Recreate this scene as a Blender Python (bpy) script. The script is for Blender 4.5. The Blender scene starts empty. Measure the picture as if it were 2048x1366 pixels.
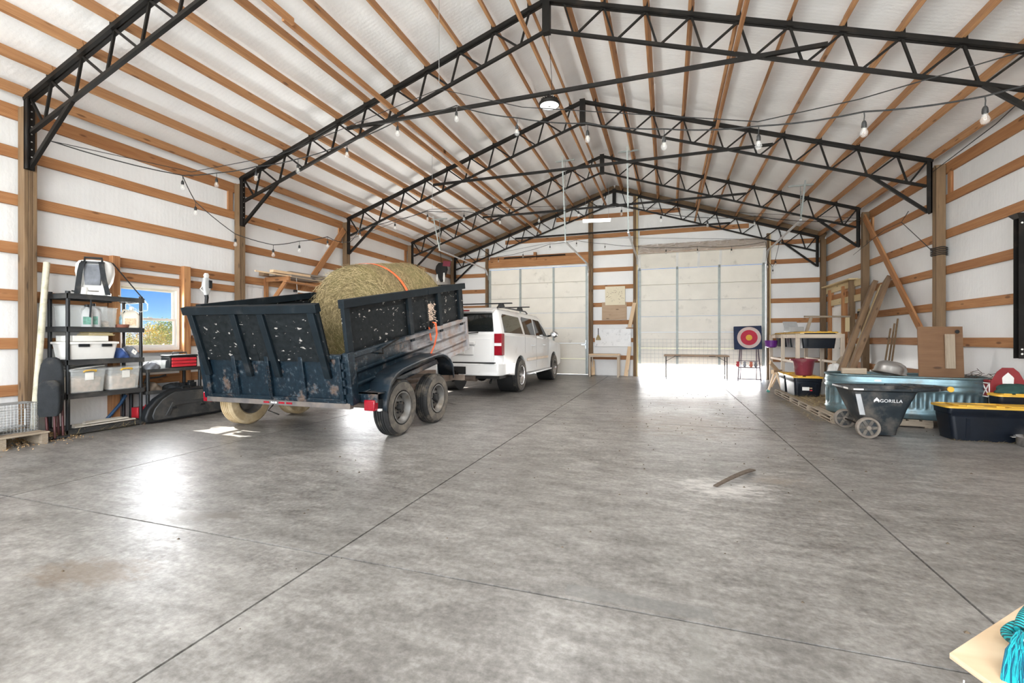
import bpy, bmesh, math, random
from mathutils import Vector, Matrix, Euler
random.seed(7)
sc = bpy.context.scene
C = sc.collection
PI = math.pi
R = math.radians

# ------------------------------------------------------------------ camera
cam_d = bpy.data.cameras.new('camera')
cam = bpy.data.objects.new('camera', cam_d); C.objects.link(cam)
cam.location = (0, 0, 1.2623)
cam.rotation_euler = (PI/2, 0, 0.3255)
cam_d.sensor_width = 36.0
cam_d.lens = 36.0*918.756/2048
cam_d.shift_y = -(683-676.377)/2048
cam_d.clip_start = 0.05; cam_d.clip_end = 400
sc.camera = cam

# ------------------------------------------------------------------ world, sun, daylight
world = bpy.data.worlds.new('sky'); sc.world = world; world.use_nodes = True
wn = world.node_tree.nodes; wl = world.node_tree.links
for n in list(wn): wn.remove(n)
w_out = wn.new('ShaderNodeOutputWorld'); w_bg = wn.new('ShaderNodeBackground')
w_tc = wn.new('ShaderNodeTexCoord'); w_sep = wn.new('ShaderNodeSeparateXYZ')
w_rmp = wn.new('ShaderNodeValToRGB'); w_mix = wn.new('ShaderNodeMixRGB')
w_map = wn.new('ShaderNodeMapping'); w_noi = wn.new('ShaderNodeTexNoise'); w_cr = wn.new('ShaderNodeValToRGB')
wl.new(w_tc.outputs['Generated'], w_sep.inputs[0]); wl.new(w_sep.outputs['Z'], w_rmp.inputs[0])
e = w_rmp.color_ramp.elements
e[0].position = 0.0; e[0].color = (0.75, 0.86, 1.0, 1)
e[1].position = 0.55; e[1].color = (0.015, 0.11, 0.48, 1)
m_ = e.new(0.03); m_.color = (0.25, 0.55, 0.92, 1)
m_ = e.new(0.09); m_.color = (0.03, 0.26, 0.78, 1)
wl.new(w_tc.outputs['Generated'], w_map.inputs[0]); w_map.inputs['Scale'].default_value = (3, 3, 14)
wl.new(w_map.outputs[0], w_noi.inputs[0]); w_noi.inputs['Scale'].default_value = 1.6; w_noi.inputs['Detail'].default_value = 6
w_cr.color_ramp.elements[0].position = 0.60; w_cr.color_ramp.elements[1].position = 0.85
w_cr.color_ramp.elements[1].color = (0.55, 0.55, 0.55, 1)
wl.new(w_noi.outputs[0], w_cr.inputs[0]); wl.new(w_cr.outputs[0], w_mix.inputs[0])
wl.new(w_rmp.outputs[0], w_mix.inputs[1]); w_mix.inputs[2].default_value = (0.95, 0.97, 1.0, 1)
wl.new(w_mix.outputs[0], w_bg.inputs[0]); w_bg.inputs[1].default_value = 0.80
wl.new(w_bg.outputs[0], w_out.inputs[0])

sun_d = bpy.data.lights.new('sun', 'SUN'); sun_d.energy = 20.0; sun_d.angle = R(0.6); sun_d.color = (1.0, 0.95, 0.87)
sun = bpy.data.objects.new('sun', sun_d); C.objects.link(sun)
sun.rotation_euler = Vector((1.0, -0.10, -0.70)).to_track_quat('-Z', 'Y').to_euler()

def area(name, loc, direction, sx, sy, power, col=(1, 1, 1)):
    d = bpy.data.lights.new(name, 'AREA'); d.shape = 'RECTANGLE'; d.size = sx; d.size_y = sy
    d.energy = power; d.color = col
    o = bpy.data.objects.new(name, d); C.objects.link(o); o.location = loc
    o.rotation_euler = Vector(direction).to_track_quat('-Z', 'Z' if abs(direction[2]) < .9 else 'Y').to_euler()
    return o
# daylight standing in the openings of the building: the wide open front, the side doorway, the window,
# the gap under the lifted door
area('daylight_front_opening', (-1.65, -5.55, 2.35), (0, 1, 0.75), 10.4, 4.0, 1320, (0.95, 0.98, 1.0))
area('daylight_side_doorway', (-7.70, 10.45, 1.10), (1, 0, 0.45), 1.3, 2.0, 110, (1.0, 0.98, 0.95))
area('daylight_window', (-7.72, 5.06, 1.58), (1, 0, 0.0), 0.80, 0.9, 40, (0.95, 0.98, 1.0))
area('daylight_door_gap', (0.96, 15.98, 0.22), (0, -1, 0.55), 3.6, 0.36, 110, (1.0, 0.98, 0.95))

sc.view_settings.view_transform = 'Standard'; sc.view_settings.look = 'None'
sc.view_settings.gamma = 1.0; sc.view_settings.use_curve_mapping = False
sc.view_settings.exposure = 0.68
sc.cycles.diffuse_bounces = 6; sc.cycles.max_bounces = 12

# ------------------------------------------------------------------ helpers
class MB:
    def __init__(s): s.v = []; s.f = []; s.m = []
    def add(s, vs, fs, mi=0):
        b = len(s.v); s.v += [tuple(x) for x in vs]
        for q in fs: s.f.append(tuple(b+i for i in q)); s.m.append(mi)
        return s
    def box(s, x0, x1, y0, y1, z0, z1, mi=0):
        return s.add([(x0,y0,z0),(x1,y0,z0),(x1,y1,z0),(x0,y1,z0),(x0,y0,z1),(x1,y0,z1),(x1,y1,z1),(x0,y1,z1)],
                     [(0,3,2,1),(4,5,6,7),(0,1,5,4),(1,2,6,5),(2,3,7,6),(3,0,4,7)], mi)
    def cbox(s, c, d, mi=0):
        return s.box(c[0]-d[0]/2,c[0]+d[0]/2,c[1]-d[1]/2,c[1]+d[1]/2,c[2]-d[2]/2,c[2]+d[2]/2,mi)
    def taper(s, c, d0, d1, z0, z1, mi=0):          # box with other size on top
        a,b = d0[0]/2,d0[1]/2; e,f = d1[0]/2,d1[1]/2; x,y = c
        return s.add([(x-a,y-b,z0),(x+a,y-b,z0),(x+a,y+b,z0),(x-a,y+b,z0),(x-e,y-f,z1),(x+e,y-f,z1),(x+e,y+f,z1),(x-e,y+f,z1)],
                     [(0,3,2,1),(4,5,6,7),(0,1,5,4),(1,2,6,5),(2,3,7,6),(3,0,4,7)], mi)
    def bar(s, p0, p1, w, h, up=(0,0,1), mi=0):
        p0, p1 = Vector(p0), Vector(p1); x = (p1-p0).normalized(); u = Vector(up)
        y = u.cross(x)
        if y.length < 1e-5: y = Vector((1,0,0)).cross(x)
        y.normalize(); z = x.cross(y)
        vs = []
        for p in (p0, p1):
            for a, b in ((-1,-1),(1,-1),(1,1),(-1,1)): vs.append(p+y*(a*w/2)+z*(b*h/2))
        return s.add(vs, [(0,3,2,1),(4,5,6,7),(0,1,5,4),(1,2,6,5),(2,3,7,6),(3,0,4,7)], mi)
    def tube(s, pts, r, n=8, mi=0, caps=True, closed=False):
        pts = [Vector(p) for p in pts]; k = len(pts); rs = r if isinstance(r, (list, tuple)) else [r]*k
        ring = []; prev = None
        for i, p in enumerate(pts):
            if closed: t = pts[(i+1) % k]-pts[i-1]
            else: t = pts[min(i+1,k-1)]-pts[max(i-1,0)]
            t.normalize()
            if prev is None:
                a = Vector((0,0,1)) if abs(t.z) < .9 else Vector((1,0,0))
                u = t.cross(a).normalized()
            else:
                u = prev-t*prev.dot(t)
                if u.length < 1e-6: u = t.cross(Vector((0,0,1)))
                u.normalize()
            prev = u; w = t.cross(u)
            ring.append([p+(u*math.cos(2*PI*j/n)+w*math.sin(2*PI*j/n))*rs[i] for j in range(n)])
        vs = [v for q in ring for v in q]; fs = []
        for i in range(k if closed else k-1):
            for j in range(n):
                fs.append((i*n+j, i*n+(j+1)%n, ((i+1)%k)*n+(j+1)%n, ((i+1)%k)*n+j))
        if caps and not closed: fs += [tuple(range(n)), tuple((k-1)*n+j for j in range(n-1,-1,-1))]
        return s.add(vs, fs, mi)
    def lathe(s, prof, n=24, c=(0,0,0), axis='Z', mi=0, a0=0, a1=2*PI, closed=False):
        full = abs(a1-a0-2*PI) < 1e-6; m = n if full else n+1; vs = []; fs = []
        for i in range(m):
            a = a0+(a1-a0)*i/n; ca, sa = math.cos(a), math.sin(a)
            for r_, z in prof:
                p = (r_*ca, r_*sa, z)
                if axis == 'X': p = (p[2], p[0], p[1])
                elif axis == 'Y': p = (p[0], p[2], p[1])
                vs.append((p[0]+c[0], p[1]+c[1], p[2]+c[2]))
        k = len(prof); kk = k if closed else k-1
        for i in range(n):
            i2 = (i+1) % m
            for j in range(kk): fs.append((i*k+j, i2*k+j, i2*k+(j+1)%k, i*k+(j+1)%k))
        return s.add(vs, fs, mi)
    def prism(s, poly, a, b, axis='Y', mi=0):
        def P(q, t): return {'X': (t,q[0],q[1]), 'Y': (q[0],t,q[1]), 'Z': (q[0],q[1],t)}[axis]
        n = len(poly)
        return s.add([P(q,a) for q in poly]+[P(q,b) for q in poly],
                     [tuple(range(n)), tuple(range(2*n-1,n-1,-1))]+[(i,(i+1)%n,n+(i+1)%n,n+i) for i in range(n)], mi)
    def loft(s, rings, mi=0, caps=True):
        n = len(rings[0]); k = len(rings); vs = [v for q in rings for v in q]
        fs = [(i*n+j, i*n+(j+1)%n, (i+1)*n+(j+1)%n, (i+1)*n+j) for i in range(k-1) for j in range(n)]
        if caps: fs += [tuple(range(n-1,-1,-1)), tuple((k-1)*n+j for j in range(n))]
        return s.add(vs, fs, mi)
    def xf(s, M):
        s.v = [tuple(M @ Vector(v)) for v in s.v]; return s
    def mesh(s, name, mats, smooth=True, ang=38, weld=True):
        me = bpy.data.meshes.new(name); me.from_pydata(s.v, [], s.f)
        for m in (mats if isinstance(mats, (list, tuple)) else [mats]): me.materials.append(m)
        me.polygons.foreach_set('material_index', s.m)
        bm = bmesh.new(); bm.from_mesh(me)
        if weld: bmesh.ops.remove_doubles(bm, verts=bm.verts, dist=1e-5)
        bmesh.ops.recalc_face_normals(bm, faces=bm.faces); bm.to_mesh(me); bm.free()
        if smooth:
            me.polygons.foreach_set('use_smooth', [True]*len(me.polygons)); me.set_sharp_from_angle(angle=R(ang))
        return me

def tag(o, label=None, cat=None, group=None, kind=None):
    if label: o['label'] = label
    if cat: o['category'] = cat
    if group: o['group'] = group
    if kind: o['kind'] = kind
    return o
def link(name, me, parent=None, loc=(0,0,0), rot=(0,0,0)):
    o = bpy.data.objects.new(name, me); C.objects.link(o)
    o.location = loc; o.rotation_euler = rot
    if parent: o.parent = parent
    return o
def ob(name, mb, mats, parent=None, loc=(0,0,0), rot=(0,0,0), bev=0, seg=2, **kw):
    o = link(name, mb.mesh(name, mats, kw.pop('smooth', True), kw.pop('ang', 38)), parent, loc, rot)
    if bev:
        b = o.modifiers.new('bevel', 'BEVEL'); b.width = bev; b.segments = seg; b.limit_method = 'ANGLE'; b.angle_limit = R(40)
    if 'part_label' in kw: o['label'] = kw.pop('part_label')
    tag(o, kw.get('label'), kw.get('cat'), kw.get('group'), kw.get('kind'))
    return o
def thing(name, loc, label, cat, rz=0, group=None, kind=None):
    o = bpy.data.objects.new(name, None); C.objects.link(o); o.empty_display_size = .1
    o.location = loc; o.rotation_euler = (0,0,rz)
    return tag(o, label, cat, group, kind)
_pl = {}
def plank(name, p0, p1, w, t, mat, parent=None, up=(0,0,1), **kw):
    """a sawn board from p0 to p1: w is its size along 'up', t across; grain runs along the board"""
    p0, p1 = Vector(p0), Vector(p1); L = round((p1-p0).length, 3); key = (L, round(w,3), round(t,3), mat.name)
    if key not in _pl:
        mb = MB(); c = min(.004, t*.2, w*.2)
        pf = [(-t/2+c,-w/2),(t/2-c,-w/2),(t/2,-w/2+c),(t/2,w/2-c),(t/2-c,w/2),(-t/2+c,w/2),(-t/2,w/2-c),(-t/2,-w/2+c)]
        mb.prism(pf, 0, L, 'X'); _pl[key] = mb.mesh('board', mat, smooth=False)
    x = (p1-p0).normalized(); y = Vector(up).cross(x)
    if y.length < 1e-5: y = Vector((0,1,0)).cross(x)
    y.normalize(); z = x.cross(y)
    o = bpy.data.objects.new(name, _pl[key]); C.objects.link(o)
    M = Matrix((x, y, z)).transposed().to_4x4(); M.translation = p0
    o.matrix_basis = M
    if parent: o.parent = parent
    if 'part_label' in kw: o['label'] = kw['part_label']
    tag(o, kw.get('label'), kw.get('cat'), kw.get('group'), kw.get('kind'))
    return o

# ------------------------------------------------------------------ materials
def nodes(name):
    m = bpy.data.materials.new(name); m.use_nodes = True; nt = m.node_tree
    return m, nt, nt.nodes['Principled BSDF']
def noise(nt, vec, scale, detail=4, rough=.55):
    n = nt.nodes.new('ShaderNodeTexNoise'); n.inputs['Scale'].default_value = scale
    n.inputs['Detail'].default_value = detail; n.inputs['Roughness'].default_value = rough
    if vec is not None: nt.links.new(vec, n.inputs['Vector'])
    return n.outputs[0]
def ramp(nt, fac, stops):
    r = nt.nodes.new('ShaderNodeValToRGB'); el = r.color_ramp.elements
    while len(el) < len(stops): el.new(.5)
    for q, (p, c) in zip(el, stops):
        q.position = p; q.color = (c, c, c, 1) if isinstance(c, (int, float)) else (*c, 1)
    nt.links.new(fac, r.inputs[0]); return r.outputs[0]
def mixc(nt, fac, a, b, mode='MIX'):
    n = nt.nodes.new('ShaderNodeMixRGB'); n.blend_type = mode
    for i, q in ((0, fac), (1, a), (2, b)):
        if isinstance(q, (int, float)): n.inputs[i].default_value = q
        elif isinstance(q, tuple): n.inputs[i].default_value = (*q, 1)
        else: nt.links.new(q, n.inputs[i])
    return n.outputs[0]
def mth(nt, op, a, b=0.0, clamp=False):
    n = nt.nodes.new('ShaderNodeMath'); n.operation = op; n.use_clamp = clamp
    for i, q in ((0, a), (1, b)):
        if isinstance(q, (int, float)): n.inputs[i].default_value = q
        else: nt.links.new(q, n.inputs[i])
    return n.outputs[0]
def coords(nt, kind='Object', scale=(1,1,1), loc=(0,0,0), rand=False):
    t = nt.nodes.new('ShaderNodeTexCoord').outputs[kind]
    if rand:
        oi = nt.nodes.new('ShaderNodeObjectInfo'); v = nt.nodes.new('ShaderNodeVectorMath'); v.operation = 'SCALE'
        v.inputs[0].default_value = (31, 17, 23); nt.links.new(oi.outputs['Random'], v.inputs['Scale'])
        a = nt.nodes.new('ShaderNodeVectorMath'); nt.links.new(t, a.inputs[0]); nt.links.new(v.outputs[0], a.inputs[1]); t = a.outputs[0]
    m = nt.nodes.new('ShaderNodeMapping'); m.inputs['Scale'].default_value = scale; m.inputs['Location'].default_value = loc
    nt.links.new(t, m.inputs[0]); return m.outputs[0]
def bump(nt, b, h, strength=.2, dist=.01):
    n = nt.nodes.new('ShaderNodeBump'); n.inputs['Strength'].default_value = strength; n.inputs['Distance'].default_value = dist
    nt.links.new(h, n.inputs['Height']); nt.links.new(n.outputs[0], b.inputs['Normal'])
def plain(name, col, rough=.5, metal=0, var=.12, scale=6, bmp=0, dirt=None, dirt_amt=.5, dirt_scale=3, emit=None, alpha=None, spec=None):
    """one colour with mottling, optional dirt of another colour in patches"""
    m, nt, b = nodes(name); v = coords(nt, rand=True)
    n = noise(nt, v, scale, 5)
    lo = tuple(c*(1-var) for c in col); hi = tuple(min(1, c*(1+var)) for c in col)
    c = ramp(nt, n, [(.3, lo), (.7, hi)])
    if dirt:
        dn = noise(nt, v, dirt_scale, 8, .65)
        c = mixc(nt, ramp(nt, dn, [(.62-.35*dirt_amt, 0.0), (.80-.25*dirt_amt, 1.0)]), c, dirt)
    nt.links.new(c, b.inputs['Base Color']); b.inputs['Roughness'].default_value = rough; b.inputs['Metallic'].default_value = metal
    if spec is not None: b.inputs['Specular IOR Level'].default_value = spec
    if bmp: bump(nt, b, noise(nt, v, scale*6, 4), bmp)
    if emit: b.inputs['Emission Color'].default_value = (*col, 1); b.inputs['Emission Strength'].default_value = emit
    if alpha is not None: b.inputs['Alpha'].default_value = alpha
    return m
def wood(name, dark, light, rough=.75, grain=1.0, knots=True, dirt=0.0):
    m, nt, b = nodes(name)
    v = coords(nt, scale=(.9, 16*grain, 16*grain), rand=True); v2 = coords(nt, scale=(1.6, 5, 5), rand=True)
    g = noise(nt, v, 2.2, 6, .6); w = nt.nodes.new('ShaderNodeTexWave'); w.wave_type = 'BANDS'; w.bands_direction = 'Z'
    w.inputs['Scale'].default_value = 3.0; w.inputs['Distortion'].default_value = 6; w.inputs['Detail'].default_value = 2; w.inputs['Detail Scale'].default_value = .8
    nt.links.new(coords(nt, scale=(.5, 4, 9), rand=True), w.inputs[0])
    f = mth(nt, 'ADD', mth(nt, 'MULTIPLY', g, .7), mth(nt, 'MULTIPLY', w.outputs['Fac'], .3))
    c = ramp(nt, f, [(.25, dark), (.72, light)])
    oi = nt.nodes.new('ShaderNodeObjectInfo')
    c = mixc(nt, mth(nt, 'MULTIPLY', oi.outputs['Random'], .35), c, tuple(x*.72 for x in dark))
    if knots:
        vo = nt.nodes.new('ShaderNodeTexVoronoi'); vo.inputs['Scale'].default_value = 1.5
        nt.links.new(v2, vo.inputs['Vector'])
        c = mixc(nt, ramp(nt, vo.outputs['Distance'], [(.09, .75), (.17, 0.0)]), c, tuple(x*.32 for x in dark))
    if dirt: c = mixc(nt, ramp(nt, noise(nt, v2, 2, 7, .7), [(.5, 0.0), (.75, dirt)]), c, (.12, .10, .08))
    nt.links.new(c, b.inputs['Base Color']); b.inputs['Roughness'].default_value = rough
    bump(nt, b, f, .25, .003); return m
def glassy(name, col=(1,1,1), rough=.03, alpha=.25, spec=.5):
    m, nt, b = nodes(name); b.inputs['Base Color'].default_value = (*col, 1); b.inputs['Roughness'].default_value = rough
    b.inputs['Alpha'].default_value = alpha; b.inputs['Specular IOR Level'].default_value = spec; return m

M = {}
M['girt'] = wood('sawn_pine', (.26, .095, .032), (.52, .27, .115))
M['purlin'] = wood('purlin_pine', (.29, .12, .042), (.56, .305, .14), knots=True)
M['post'] = wood('treated_post', (.125, .075, .038), (.25, .16, .085), grain=.8)
M['old_wood'] = wood('weathered_board', (.17, .14, .115), (.36, .31, .26), dirt=.4)
M['pale_wood'] = wood('pale_spruce', (.72, .48, .27), (.88, .68, .46), rough=.6)
M['beam_wood'] = wood('brown_beam', (.17, .10, .055), (.30, .20, .12), dirt=.3)
M['cut_wood'] = wood('cut_yellow_wood', (.55, .42, .22), (.75, .62, .38))
M['ply'] = wood('plywood_face', (.15, .075, .036), (.26, .145, .075), grain=.35)
M['pale_ply'] = wood('pale_plywood', (.44, .30, .19), (.64, .48, .34), grain=.35)
M['pallet'] = wood('pallet_wood', (.26, .20, .14), (.50, .42, .32), dirt=.35)
M['steel_black'] = plain('black_painted_steel', (.008, .007, .006), .55, .0, .3, 5, dirt=(.03, .022, .016), dirt_amt=.2, spec=.25)
M['galv'] = plain('galvanised_steel', (.52, .55, .56), .38, .85, .18, 8)
M['galv_dirty'] = plain('dirty_galvanised_steel', (.17, .26, .29), .42, .7, .22, 5, dirt=(.15, .14, .12), dirt_amt=.3)
M['track'] = plain('zinc_track', (.66, .67, .68), .4, .55, .1, 10)
M['white_or_lit_metal'] = plain('white_or_lit_steel', (.80, .79, .76), .45, 0, .05, 3)  # white door paint, also the lit look of the tilted panel's stiles
M['white_pl'] = plain('white_plastic', (.78, .77, .74), .45, 0, .06, 5)
M['black_pl'] = plain('black_plastic', (.011, .013, .015), .45, 0, .25, 5, dirt=(.07, .063, .056), dirt_amt=.15, spec=.35)
M['shelf_pl'] = plain('dusty_grey_plastic', (.030, .032, .034), .55, 0, .25, 5, dirt=(.10, .092, .08), dirt_amt=.25)
M['navy_pl'] = plain('navy_black_plastic', (.005, .008, .014), .38, 0, .3, 4, dirt=(.04, .038, .035), dirt_amt=.1, spec=.35)
M['yellow_pl'] = plain('yellow_plastic', (.72, .42, .05), .45, 0, .1, 5, dirt=(.40, .28, .10), dirt_amt=.2)
M['red_pl'] = plain('red_plastic', (.62, .03, .045), .4, 0, .08, 5)
M['red_lens'] = plain('red_lamp_lens', (.27, .006, .016), .12, 0, .15, 40)
M['burgundy'] = plain('burgundy_plastic', (.20, .035, .055), .4, 0, .12, 5, dirt=(.30, .20, .18), dirt_amt=.1)
M['rubber'] = plain('tyre_rubber', (.018, .018, .018), .75, 0, .3, 8, bmp=.2, dirt=(.17, .145, .115), dirt_amt=.32, dirt_scale=5)
M['rubber_dusty'] = plain('dusty_tyre_wall', (.10, .09, .078), .8, 0, .3, 8, bmp=.2, dirt=(.22, .19, .15), dirt_amt=.4, dirt_scale=6)
M['rubber_tan'] = plain('clay_caked_tyre', (.42, .31, .17), .85, 0, .2, 6, bmp=.2, dirt=(.62, .50, .32), dirt_amt=.5, dirt_scale=5)
M['rim'] = plain('silver_painted_rim', (.17, .165, .155), .5, .4, .2, 7, dirt=(.13, .105, .075), dirt_amt=.4, dirt_scale=6)
M['dark'] = plain('dark_recess', (.012, .012, .012), .7, 0, .2, 5)
M['orange'] = plain('orange_webbing', (.80, .13, .035), .7, 0, .12, 20)
M['cord'] = plain('black_cable', (.014, .014, .014), .6, 0, .1, 10)
M['bulb'] = glassy('clear_bulb_glass', (.85, .85, .83), .05, .16, .6)
M['fil'] = plain('bulb_filament', (.85, .78, .62), .4)
M['wire'] = plain('zinc_wire', (.42, .43, .43), .4, .6, .1, 20)
M['clear_pl'] = glassy('milky_clear_plastic', (.80, .83, .82), .3, .26)
M['pane'] = glassy('window_glass', (.9, .95, 1), .02, .06, .6)
M['blue_cl'] = plain('blue_cloth', (.02, .05, .16), .8, 0, .4, 9, bmp=.3)
M['grey_cl'] = plain('grey_cloth', (.16, .17, .19), .85, 0, .3, 9, bmp=.3)
M['black_cl'] = plain('black_canvas', (.012, .015, .018), .8, 0, .3, 12, bmp=.3, dirt=(.10, .085, .07), dirt_amt=.2)
M['paper'] = plain('paper_white', (.80, .79, .75), .7, 0, .04, 8)
M['straw'] = plain('straw_stalks', (.38, .295, .15), .8, 0, .4, 40)
M['chips'] = plain('wood_chips', (.55, .37, .20), .85, 0, .45, 60)
M['bright_steel'] = plain('bright_brushed_steel', (.50, .50, .49), .34, .9, .02, 2)
M['chrome'] = plain('polished_steel', (.62, .62, .62), .16, 1.0, .06, 6)
# ================================================================== THE BUILDING
XL, XR, XC = -7.78, 4.46, -1.68          # inner faces of the side walls, ridge line
YB, YF = 15.86, -5.70                    # back wall, front wall behind the camera
TY = [3.517, 6.565, 9.613, 12.661, 15.709]   # truss lines
SL = .334                                # roof slope
def ztop(x): return 6.255-SL*abs(x-XC)   # top of the truss top chord
def zroof(x): return ztop(x)+.185        # liner under the roof sheets

def liner_mat(name, col, vertical_axis):
    m, nt, b = nodes(name); v = coords(nt, 'Object')
    n1 = noise(nt, v, .55, 6, .6); n2 = noise(nt, v, 4.5, 8, .7)
    c = ramp(nt, n1, [(.28, tuple(x*.86 for x in col)), (.62, col)])
    c = mixc(nt, ramp(nt, n2, [(.62, 0.0), (.82, .28)]), c, (.48, .46, .44))
    # fine corrugation of the sheet showing through the film
    w = nt.nodes.new('ShaderNodeTexWave'); w.bands_direction = vertical_axis; w.inputs['Scale'].default_value = 5.2
    w.inputs['Distortion'].default_value = .4; nt.links.new(v, w.inputs[0])
    wr = noise(nt, coords(nt, scale=(1, 1, .6)), 2.2, 6, .65)
    h = mth(nt, 'ADD', mth(nt, 'MULTIPLY', w.outputs['Fac'], .03), wr)
    nt.links.new(c, b.inputs['Base Color']); b.inputs['Roughness'].default_value = .42
    bump(nt, b, h, .30, .045); return m
M['liner_side'] = liner_mat('white_vapour_film_walls', (.80, .80, .795), 'Y')
M['liner_back'] = liner_mat('white_vapour_film_back', (.82, .82, .815), 'X')
M['liner_roof'] = liner_mat('white_vapour_film_roof', (.95, .95, .95), 'Y')

def concrete():
    m, nt, b = nodes('troweled_concrete'); v = coords(nt, 'Object')
    n1 = noise(nt, v, .45, 7, .62); n2 = noise(nt, coords(nt, scale=(1, 2.2, 1)), 3.0, 11, .74); n3 = noise(nt, v, 26, 6, .7)
    f = mth(nt, 'ADD', mth(nt, 'MULTIPLY', n1, .28), mth(nt, 'ADD', mth(nt, 'MULTIPLY', n2, .42), mth(nt, 'MULTIPLY', n3, .30)))
    c = ramp(nt, f, [(.39, (.085, .078, .071)), (.5, (.195, .184, .171)), (.61, (.345, .331, .312))])
    geo = nt.nodes.new('ShaderNodeNewGeometry').outputs['Position']
    def blob(x, y, rx, ry, ang, lo, hi, col, amt, sc_=3.0):
        nonlocal c
        mp = nt.nodes.new('ShaderNodeMapping'); mp.vector_type = 'TEXTURE'
        mp.inputs['Location'].default_value = (x, y, 0); mp.inputs['Rotation'].default_value = (0, 0, ang); mp.inputs['Scale'].default_value = (rx, ry, 1)
        nt.links.new(geo, mp.inputs[0])
        ln = nt.nodes.new('ShaderNodeVectorMath'); ln.operation = 'LENGTH'; nt.links.new(mp.outputs[0], ln.inputs[0])
        k = mth(nt, 'SUBTRACT', 1.0, ln.outputs['Value'], True)
        k = mth(nt, 'MULTIPLY', mth(nt, 'POWER', k, .6), noise(nt, coords(nt, scale=(1, 2.5, 1)), sc_, 9, .72))
        c = mixc(nt, ramp(nt, k, [(lo, 0.0), (hi, amt)]), c, col)
    mud = (.145, .105, .072)
    blob(-2.95, 1.62, .62, .27, .25, .27, .40, mud, .62, 7)
    blob(-3.2, 2.35, .7, .16, .35, .26, .38, (.13, .115, .10), .8, 6)
    blob(.25, 7.3, 1.9, 2.4, .1, .32, .46, mud, .75, 4.5)
    blob(.5, 9.6, 1.6, 1.8, 0, .32, .46, mud, .75, 4.5)
    blob(.45, 4.25, .95, .65, .2, .33, .50, (.58, .56, .53), .7, 7)
    blob(.9, 4.6, .7, .35, 0, .36, .5, (.24, .20, .16), .6, 6)
    blob(-1.7, 4.2, 1.5, .9, .3, .30, .55, (.15, .14, .13), .45, 1.6)
    def strip(x0, x1, y0, y1, col, amt):
        nonlocal c
        sp = nt.nodes.new('ShaderNodeSeparateXYZ'); nt.links.new(geo, sp.inputs[0]); ed = mth(nt, 'MULTIPLY', mth(nt, 'SUBTRACT', noise(nt, v, 9, 6), .5), .05)
        px, py = mth(nt, 'ADD', sp.outputs[0], ed), mth(nt, 'ADD', sp.outputs[1], ed)
        k = mth(nt, 'MULTIPLY', mth(nt, 'MULTIPLY', mth(nt, 'GREATER_THAN', px, x0), mth(nt, 'LESS_THAN', px, x1)),
                mth(nt, 'MULTIPLY', mth(nt, 'GREATER_THAN', py, y0), mth(nt, 'LESS_THAN', py, y1)))
        c = mixc(nt, mth(nt, 'MULTIPLY', k, amt), c, col)
    strip(-.48, .20, 2.225, 2.33, (.15, .15, .145), .5)
    strip(.085, .175, 1.2, 2.17, (.20, .195, .18), .35)
    nt.links.new(c, b.inputs['Base Color'])
    nt.links.new(ramp(nt, f, [(.35, .46), (.65, .26)]), b.inputs['Roughness']); b.inputs['Specular IOR Level'].default_value = .5
    bump(nt, b, mth(nt, 'ADD', n3, mth(nt, 'MULTIPLY', n2, 1.5)), .10, .01); return m
M['concrete'] = concrete()
M['joint'] = plain('joint_dirt', (.025, .022, .02), .9)

# floor: subbase with the cast slabs, separated by the saw cuts
floor = ob('floor', MB().box(XL-.1, XR+.1, YF, YB+.05, -.30, -.022), M['joint'], kind='structure')
xs = [XL-.1, -4.98, -1.852, 1.370, XR+.1]; ys = [YF, -2.7, 2.19, 7.1, 12.0, YB+.05]; g = .0065
for i in range(4):
    for j in range(5):
        ob('slab', MB().box(xs[i]+g, xs[i+1]-g, ys[j]+g, ys[j+1]-g, -.15, 0), M['concrete'], floor, smooth=False)

GZ = [.61, 1.20, 1.80, 2.40, 3.00, 3.59]          # girt heights (centres), 140 mm boards
def post(p, x, y, h, parent, tx=.13, ty=.13, z0=0):
    # three laminated plies
    for k in range(3):
        yy = y-ty/2+ty*(k+.5)/3
        plank('post_ply', (x, yy, z0), (x, yy, h+(.0 if k != 1 else .02)), tx, ty/3-.002, M['post'], parent, up=(1,0,0))

# ---- left wall with a window opening and a side doorway
WY0, WY1, WZ0, WZ1 = 4.60, 5.52, 1.07, 2.10
DY0, DY1, DZ1 = 9.75, 11.15, 2.12
def wall_pieces(mb, x0, x1, cuts, top):
    """a wall slab along Y with rectangular holes: cuts = [(y0,y1,z0,z1)]"""
    y = YF
    for (a, b_, z0, z1) in cuts:
        mb.box(x0, x1, y, a, -.1, top); 
        if z0 > -.05: mb.box(x0, x1, a, b_, -.1, z0)
        mb.box(x0, x1, a, b_, z1, top); y = b_
    mb.box(x0, x1, y, YB+.1, -.1, top)
mb = MB(); wall_pieces(mb, XL-.08, XL, [(WY0, WY1, WZ0, WZ1), (DY0, DY1, -.1, DZ1)], zroof(XL)+.02)
wall_l = ob('wall_left', mb, M['liner_side'], kind='structure', smooth=False)
mb = MB(); wall_pieces(mb, XR, XR+.08, [], zroof(XR)+.02)
wall_r = ob('wall_right', mb, M['liner_side'], kind='structure', smooth=False)
bays = [(YF, -2.58)]+[(a, a+3.048) for a in (-2.579, .469)]+[(TY[i], TY[i+1]) for i in range(4)]
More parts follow.
